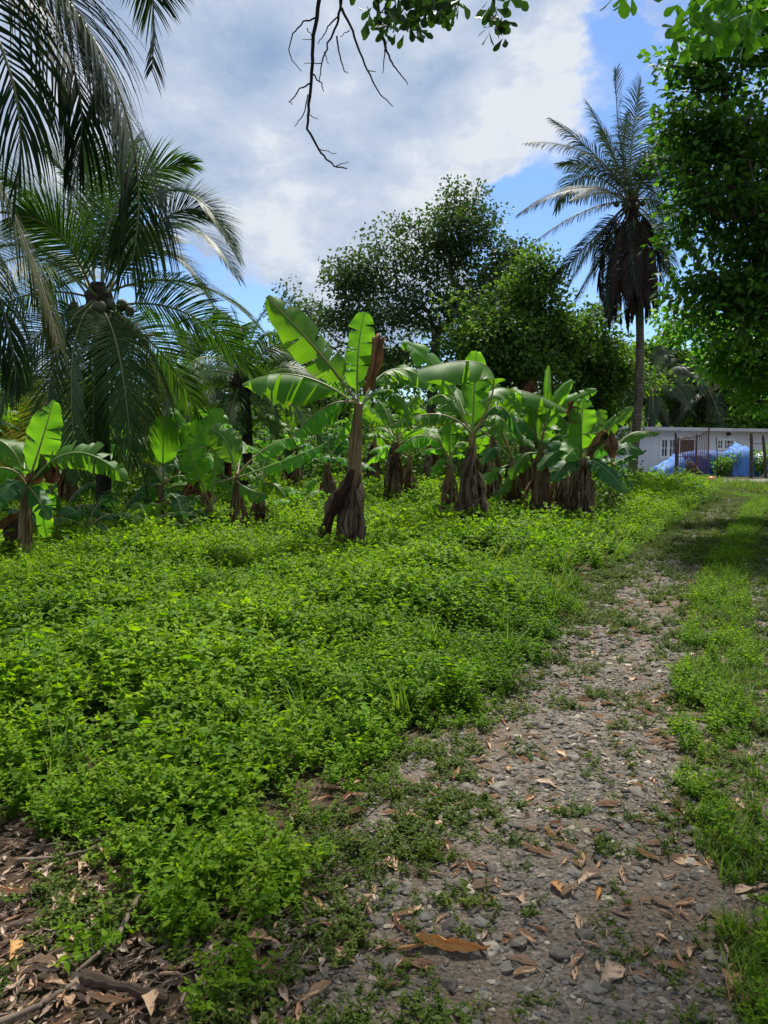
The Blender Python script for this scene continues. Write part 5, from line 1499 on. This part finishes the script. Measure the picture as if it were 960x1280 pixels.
shrub(952, 41, 1.6, 'leafy shrub at the right edge in front of the pale covered heap', 205, M_hill, 9, .18)

# ------------------------------------------------------------------ overhanging tree above the camera
root = thing('overhanging_tree', (2.6, -3.2, 0), 'tree overhead whose bare twigs and dark leaf sprays dip in at the top', 'tree')
base = A([2.6, -3.2, 0.]); top = A([1.6, -1.0, 5.2])
r2 = np.random.default_rng(77)
C = []
while len(C) < 430:
    d = rdir(1, r2)[0] * r2.random() ** .4
    c = A([0.3, 2.6, 7.6]) + d * A([7.5, 7.2, 3.4])
    if c[2] < 1.6 + .70 * max(c[1], 0) + .9 or c[2] < 4.6: continue
    if vnoise(A([c[0]]), A([c[1]]), .33, 61)[0] < -.22: continue
    C.append(c)
C = A(C)
tb = B()
grow(tb, base, top, C[:300], .26, seed=5, rmin=.012)
def twig(b, pts, r_a, r_b, n=5, rnd=.5):
    pts = A(pts); k = (len(pts) - 1) * 4 + 1
    s = np.linspace(0, len(pts) - 1, k); c = np.stack([np.interp(s, range(len(pts)), pts[:, i]) for i in range(3)], -1)
    c[1:-1] += r2.normal(size=(k - 2, 3)) * .0025
    tube(b, c, np.linspace(r_a, r_b, k), n, rnd=rnd)
YT = 4.4
def tw(lst, ra=.010, rb=.003, dy=0):
    twig(tb, [P(x, y, YT + dy + .02 * i) for i, (x, y) in enumerate(lst)], ra, rb)
limb = P(420, -70, YT)
twig(tb, [C[np.argmin(np.linalg.norm(C - limb, axis=1))], P(430, -110, YT), P(400, -40, YT), P(399, 0, YT)], .022, .012)
twig(tb, [P(430, -110, YT), P(426, -40, YT), P(426, 5, YT)], .016, .010)
twig(tb, [P(430, -110, YT), P(465, -40, YT), P(475, 30, YT), P(482, 60, YT)], .016, .008)
twig(tb, [P(430, -110, YT), P(520, -70, YT), P(560, -40, YT), P(612, -20, YT), P(618, 5, YT)], .018, .006)
tw([(399, 0), (392, 45), (390, 90), (386, 130), (384, 160), (400, 190), (418, 208), (434, 211)], .012, .0035)
tw([(395, 22), (380, 28), (366, 42), (361, 60), (365, 76), (377, 89)], .005, .002)
tw([(390, 92), (402, 105), (405, 115)], .005, .002)
tw([(389, 104), (375, 112), (362, 128), (366, 131)], .005, .002)
tw([(385, 118), (380, 145), (368, 158)], .004, .002)
tw([(384, 142), (398, 149)], .003, .0015)
tw([(400, 187), (421, 192)], .003, .0015); tw([(420, 208), (436, 202)], .003, .0015)
tw([(426, 5), (422, 30), (410, 55), (402, 80), (399, 103)], .008, .0025)
tw([(424, 20), (412, 30), (404, 45), (397, 55)], .005, .002)
tw([(421, 45), (425, 70), (430, 88), (435, 92)], .005, .002)
tw([(427, 10), (437, 30), (450, 65), (462, 95), (475, 118), (491, 133)], .008, .0025)
tw([(437, 38), (425, 46)], .003, .0015); tw([(460, 88), (470, 90)], .003, .0015)
tw([(402, 79), (380, 79)], .003, .0015); tw([(405, 65), (411, 80)], .003, .0015)
tw([(384, 35), (392, 48), (378, 49)], .003, .0015)
tw([(482, 60), (490, 78), (500, 92), (510, 106)], .006, .0025)
tw([(482, 62), (480, 75), (478, 92)], .004, .002)
# twigs carrying the leafy sprays
for lst in [[(520, -60), (515, -10), (500, 20), (475, 15)], [(560, -40), (535, 0), (530, 30)], [(618, 0), (616, 25), (628, 45)], [(500, -20), (480, 10), (468, 25)], [(560, -40), (575, -5), (570, 15)], [(618, -10), (640, -5)]]:
    tw(lst, .006, .0025)
tb.build('trunk', M_twig, root, base)
cb = B()
crown(cb, C, 46, .75, .16, L_FULL, 31, up=.7)
def spray(lst, ls, mat=0, per=1, dY=.12):
    for (x, y, rx, ry, n, YY) in lst:
        for q in range(n):
            a_ = r2.uniform(0, 6.28); rr_ = math.sqrt(r2.random())
            p_ = P(x + math.cos(a_) * rr_ * rx, y + math.sin(a_) * rr_ * ry, YY + r2.normal() * dY)
            Yd = nrm(r2.normal(size=3) * .8 - Z * .8); N = nrm(r2.normal(size=3) + CAMV * .9)
            stamp_into(cb, OBO, Yd[None], N[None], p_[None], A([ls * r2.uniform(.7, 1.2)]), np.clip(.4 + r2.normal() * .2, 0, .9), mat)
OBO = (A([[0, 0, 0], [-.1, .3, .02], [0, .33, 0], [.1, .3, .02], [-.27, .68, .05], [0, .7, 0], [.27, .68, .05], [-.16, .93, .02], [0, 1, -.03], [.16, .93, .02]]),
       A([[0, 2, 1], [0, 3, 2], [1, 2, 5], [1, 5, 4], [3, 6, 5], [3, 5, 2], [4, 5, 8], [4, 8, 7], [5, 6, 9], [5, 9, 8]]))
spray([(480, 22, 22, 20, 34, YT), (520, 5, 40, 16, 70, YT), (545, 8, 30, 18, 44, YT), (500, 35, 16, 10, 12, YT), (530, 32, 14, 10, 9, YT), (570, 5, 14, 14, 12, YT), (618, 12, 9, 22, 18, YT), (628, 35, 10, 16, 9, YT), (505, -25, 70, 18, 80, YT), (612, 38, 6, 6, 4, YT), (640, -3, 10, 6, 5, YT)], .085)
spray([(900, 15, 60, 22, 60, 3.6), (855, 25, 16, 20, 14, 3.6), (930, 38, 28, 16, 24, 3.6), (880, 45, 25, 14, 12, 3.6), (900, -30, 90, 25, 60, 3.6), (780, -5, 14, 5, 6, 4.0)], .10, 1)
cb.build('crown', [M_over, M_bright], root, base)

# ------------------------------------------------------------------ house
HA = A([P(694, 600, 44)[0], 44., 0]); HB = A([HA[0] + 19, 54., 0])
root = thing('house', HA, 'long low white house with a flat concrete roof at the end of the track', 'house')
ax = nrm(HB - HA); ay = A([-ax[1], ax[0], 0]); Lh = float(np.linalg.norm(HB - HA)); ang = math.atan2(ax[1], ax[0])
def hp(u, v, z): return HA + ax * u + ay * v + Z * z
def hbox(b, u0, u1, v0, v1, z0, z1, mat=0):
    box(b, hp((u0 + u1) / 2, (v0 + v1) / 2, (z0 + z1) / 2), (u1 - u0, v1 - v0, z1 - z0), mat, ang)
def hu(px):
    """distance along the front wall seen at this pixel column"""
    d = ray(px, 558); k = d[0] / d[1]
    return (k * HA[1] - HA[0]) / (ax[0] - k * ax[1])
def hz(px, py):
    u = hu(px); Yp = HA[1] + ax[1] * u
    return P(px, py, Yp)[2]
hw = 2.64
op = [(hu(826), hu(845), hz(835, 571), hz(835, 549)), (hu(896), hu(917), hz(906, 561), hz(906, 550)), (hu(850), hu(868), 0.02, hz(860, 550))]
op = sorted(op)
wb = B(); u = 0
for (a0, a1, z0, z1) in op:
    hbox(wb, u, a0, 0, .18, 0, hw); hbox(wb, a0, a1, 0, .18, z1, hw)
    if z0 > .1: hbox(wb, a0, a1, 0, .18, 0, z0)
    u = a1
hbox(wb, u, Lh, 0, .18, 0, hw); hbox(wb, 0, .18, .18, 7, 0, hw); hbox(wb, Lh - .18, Lh, .18, 7, 0, hw); hbox(wb, .18, Lh - .18, 6.82, 7, 0, hw)
wb.build('wall', M_wall, root, HA)
rb_ = B(); hbox(rb_, -.6, Lh + .6, -.75, 7.6, hw, hw + .09); hbox(rb_, -.62, Lh + .62, -.79, -.75, hw - .07, hw + .13); rb_.build('roof', M_roof, root, HA)
for q, (a0, a1, z0, z1) in enumerate(op):
    if z0 < .1:
        db = B(); hbox(db, a0, a1, .10, .14, 0, z1); do = db.build('door', M_inside, root, HA)
        continue
    fb = B()
    f_ = .09
    hbox(fb, a0 - .12, a0 + f_, -.03, .12, z0 - .1, z1 + .1); hbox(fb, a1 - f_, a1 + .12, -.03, .12, z0 - .1, z1 + .1)
    hbox(fb, a0 + f_, a1 - f_, -.03, .12, z1 - f_ * .5, z1 + .1); hbox(fb, a0 + f_, a1 - f_, -.03, .12, z0 - .1, z0 + f_ * .5)
    nn = 5 if q else 4
    for s in range(1, nn):
        xx = a0 + (a1 - a0) * s / nn; hbox(fb, xx - (.03 if s != nn // 2 else .12), xx + (.03 if s != nn // 2 else .12), -.01, .05, z0 + f_ * .5, z1 - f_ * .5)
    hbox(fb, a0 + f_, a1 - f_, .051, .09, (z0 + z1) / 2 - .03, (z0 + z1) / 2 + .03)
    fo = fb.build('window', M_white, root, HA)
    pb = B(); hbox(pb, a0 + .01, a1 - .01, .125, .14, z0 + .01, z1 - .01); pb.build('pane', M_pane, fo, (0, 0, 0)).location = -Vector(HA)
# small wall lamp under the roof
lb_ = B(); p_ = hp(hu(909), -.1, hz(909, 543)); box(lb_, p_, (.22, .18, .16), 0, ang); box(lb_, p_ + Z * .1, (.1, .1, .08), 0, ang); lb_.build('wall_lamp', M_rustD, root, HA)

# ------------------------------------------------------------------ tarps, gate, posts, ball
def heap(name, px0, px1, Y, top, mat, lab, cat, seed, depth=2.0, sag=.12):
    """cloth thrown over things: top = list of (fraction, height m)"""
    x0, x1 = P(px0, 600, Y)[0], P(px1, 600, Y)[0]
    tb_ = B(); nu, nv_ = 44, 22
    U, V_ = np.meshgrid(np.linspace(0, 1, nu), np.linspace(0, 1, nv_))
    hgt = np.interp(U, [q[0] for q in top], [q[1] for q in top])
    prof = np.clip(np.sin(np.pi * V_), 0, 1) ** .35
    rn = vnoise(U * 6, V_ * 3, 1.0, seed) + .7 * vnoise(U * 14, V_ * 7, 1.0, seed + 1) + .4 * vnoise(U * 30, V_ * 12, 1.0, seed + 2)
    edge = np.clip(np.minimum(U, 1 - U) / .04, 0, 1)
    Zz = hgt * prof * edge * (1 + sag * rn)
    X_ = x0 + (x1 - x0) * U; Y_ = Y + depth * (V_ - .5) + .12 * rn
    Vv = np.stack([X_, Y_, np.maximum(Zz, .0)], -1).reshape(-1, 3)
    i = np.arange(nv_ - 1)[:, None] * nu; j = np.arange(nu - 1)[None]
    tb_.add(Vv, np.stack([i + j, i + j + 1, i + nu + j + 1, i + nu + j], -1).reshape(-1, 4))
    return tag(tb_.build(name, mat, origin=(x0, Y, 0)), lab, cat)
heap('tarp', 817, 850, 41.0, [(0, .45), (.35, .7), (.8, 1.15), (1, 1.2)], M_tarp, 'light blue tarp sloping over a heap left of the rusty gate', 'tarp', 3)
heap('tarp', 849, 908, 42.8, [(0, 1.25), (.3, 1.35), (.7, 1.35), (1, 1.25)], M_tarpD, 'dark blue tarp stretched behind the rusty gate', 'tarp', 5, 1.4, .05)
heap('tarp', 903, 938, 42.2, [(0, 1.15), (.3, 1.6), (.6, 1.75), (.85, 1.5), (1, 1.2)], M_tarp, 'bright blue tarp humped over a rounded pile right of the gate', 'tarp', 8, 2.2)
heap('tarp', 928, 1010, 43.4, [(0, .9), (.2, 1.15), (.6, 1.25), (1, 1.0)], M_tarpL, 'pale grey-white sheet over a long heap at the right edge', 'tarp', 12, 2.0)
bb = B(); heap('rag_bundle', 852, 872, 40.3, [(0, .4), (.3, .95), (.6, .75), (1, .45)], M_rustD, 'dark and pale bundle of scrap seen through the rusty gate', 'scrap heap', 15, .8, .4)

Yg = 38.5
def gp(px): return P(px, 600, Yg)[0]
root = thing('rusty_gate', (gp(865), Yg, 0), 'rusty barred iron gate standing open in front of the house, higher at its right end', 'gate')
org = A([gp(865), Yg, 0])
fb = B(); x0, x1 = gp(846), gp(885)
def ztop(x): return np.interp(x, [x0, x0 + (x1 - x0) * .72, x1], [2.0, 2.18, 2.5])
for x in (x0, x0 + (x1 - x0) * .60, x1 - .04):
    tube(fb, [[x, Yg, 0], [x, Yg, ztop(x) + .06]], .035, 6)
tube(fb, [[x0, Yg, .12], [x1, Yg, .12]], .022, 6); tube(fb, [[x0, Yg, ztop(x0) - .05], [x0 + (x1 - x0) * .72, Yg, 2.12]], .022, 6)
tube(fb, [[x0, Yg, 1.1], [x1, Yg, 1.1]], .02, 6); tube(fb, [[x0 + (x1 - x0) * .6, Yg, 2.1], [x1, Yg, 2.36]], .022, 6)
fb.build('frame', M_rust, root, org)
for q in range(17):
    x = x0 + (x1 - x0) * (q + .5) / 17; rb_ = B(); tube(rb_, [[x, Yg - .01, .03], [x, Yg - .01, ztop(x) + .05 * math.sin(q * 5)]], .018, 5)
    rb_.build('bar', M_rust, root, org)
def post(px, Y, top_py, lab, rad=.05, lean=0, mat=M_post):
    x = P(px, 600, Y)[0]; tp = P(px + lean, top_py, Y); b_ = B()
    tube(b_, thru(A([x, Y, -.1]), (A([x, Y, 0]) + tp) / 2 + A([.02, 0, 0]), tp, 8), np.linspace(rad, rad * .8, 8), 7, wob=.08)
    return tag(b_.build('fence_post', mat, origin=(x, Y, 0)), lab, 'post', 'posts in front of the house')
post(844.5, 38.4, 541, 'dark post holding the left end of the rusty gate', .07)
post(896.5, 38.8, 547, 'thin iron post right of the rusty gate, slightly leaning', .028, -1, M_rustD)
post(939, 39.0, 541, 'thick rough post right of the humped blue tarp', .09)
post(957.5, 39.4, 544, 'leaning dark post at the right edge of the view', .08, -4)
wb = B(); a_ = P(939, 554, 39); c_ = P(990, 554, 39.6); tube(wb, thru(a_, (a_ + c_) / 2 - Z * .04, c_, 10), .02, 5)
tag(wb.build('fence_rail', M_rustD, origin=a_), 'thin dark rail running right from the thick rough post', 'rail')
bl = B(); bc = G(889, 604, 0); bc = A([P(889, 600, 33)[0], 33., .15])
bm = bmesh.new(); bmesh.ops.create_uvsphere(bm, u_segments=24, v_segments=14, radius=.17)
for v in bm.verts:
    if abs(v.co.x) < .012 or abs(v.co.z) < .012: v.co *= .97
Vv = A([v.co[:] for v in bm.verts]) + bc
for f_ in bm.faces:
    pass
bl.add(Vv, [[v.index for v in f_.verts] + [-1] * (4 - len(f_.verts)) for f_ in bm.faces]); bm.free()
tag(bl.build('ball', M_ball, origin=bc), 'small orange ball lying in the grass before the gate', 'ball')
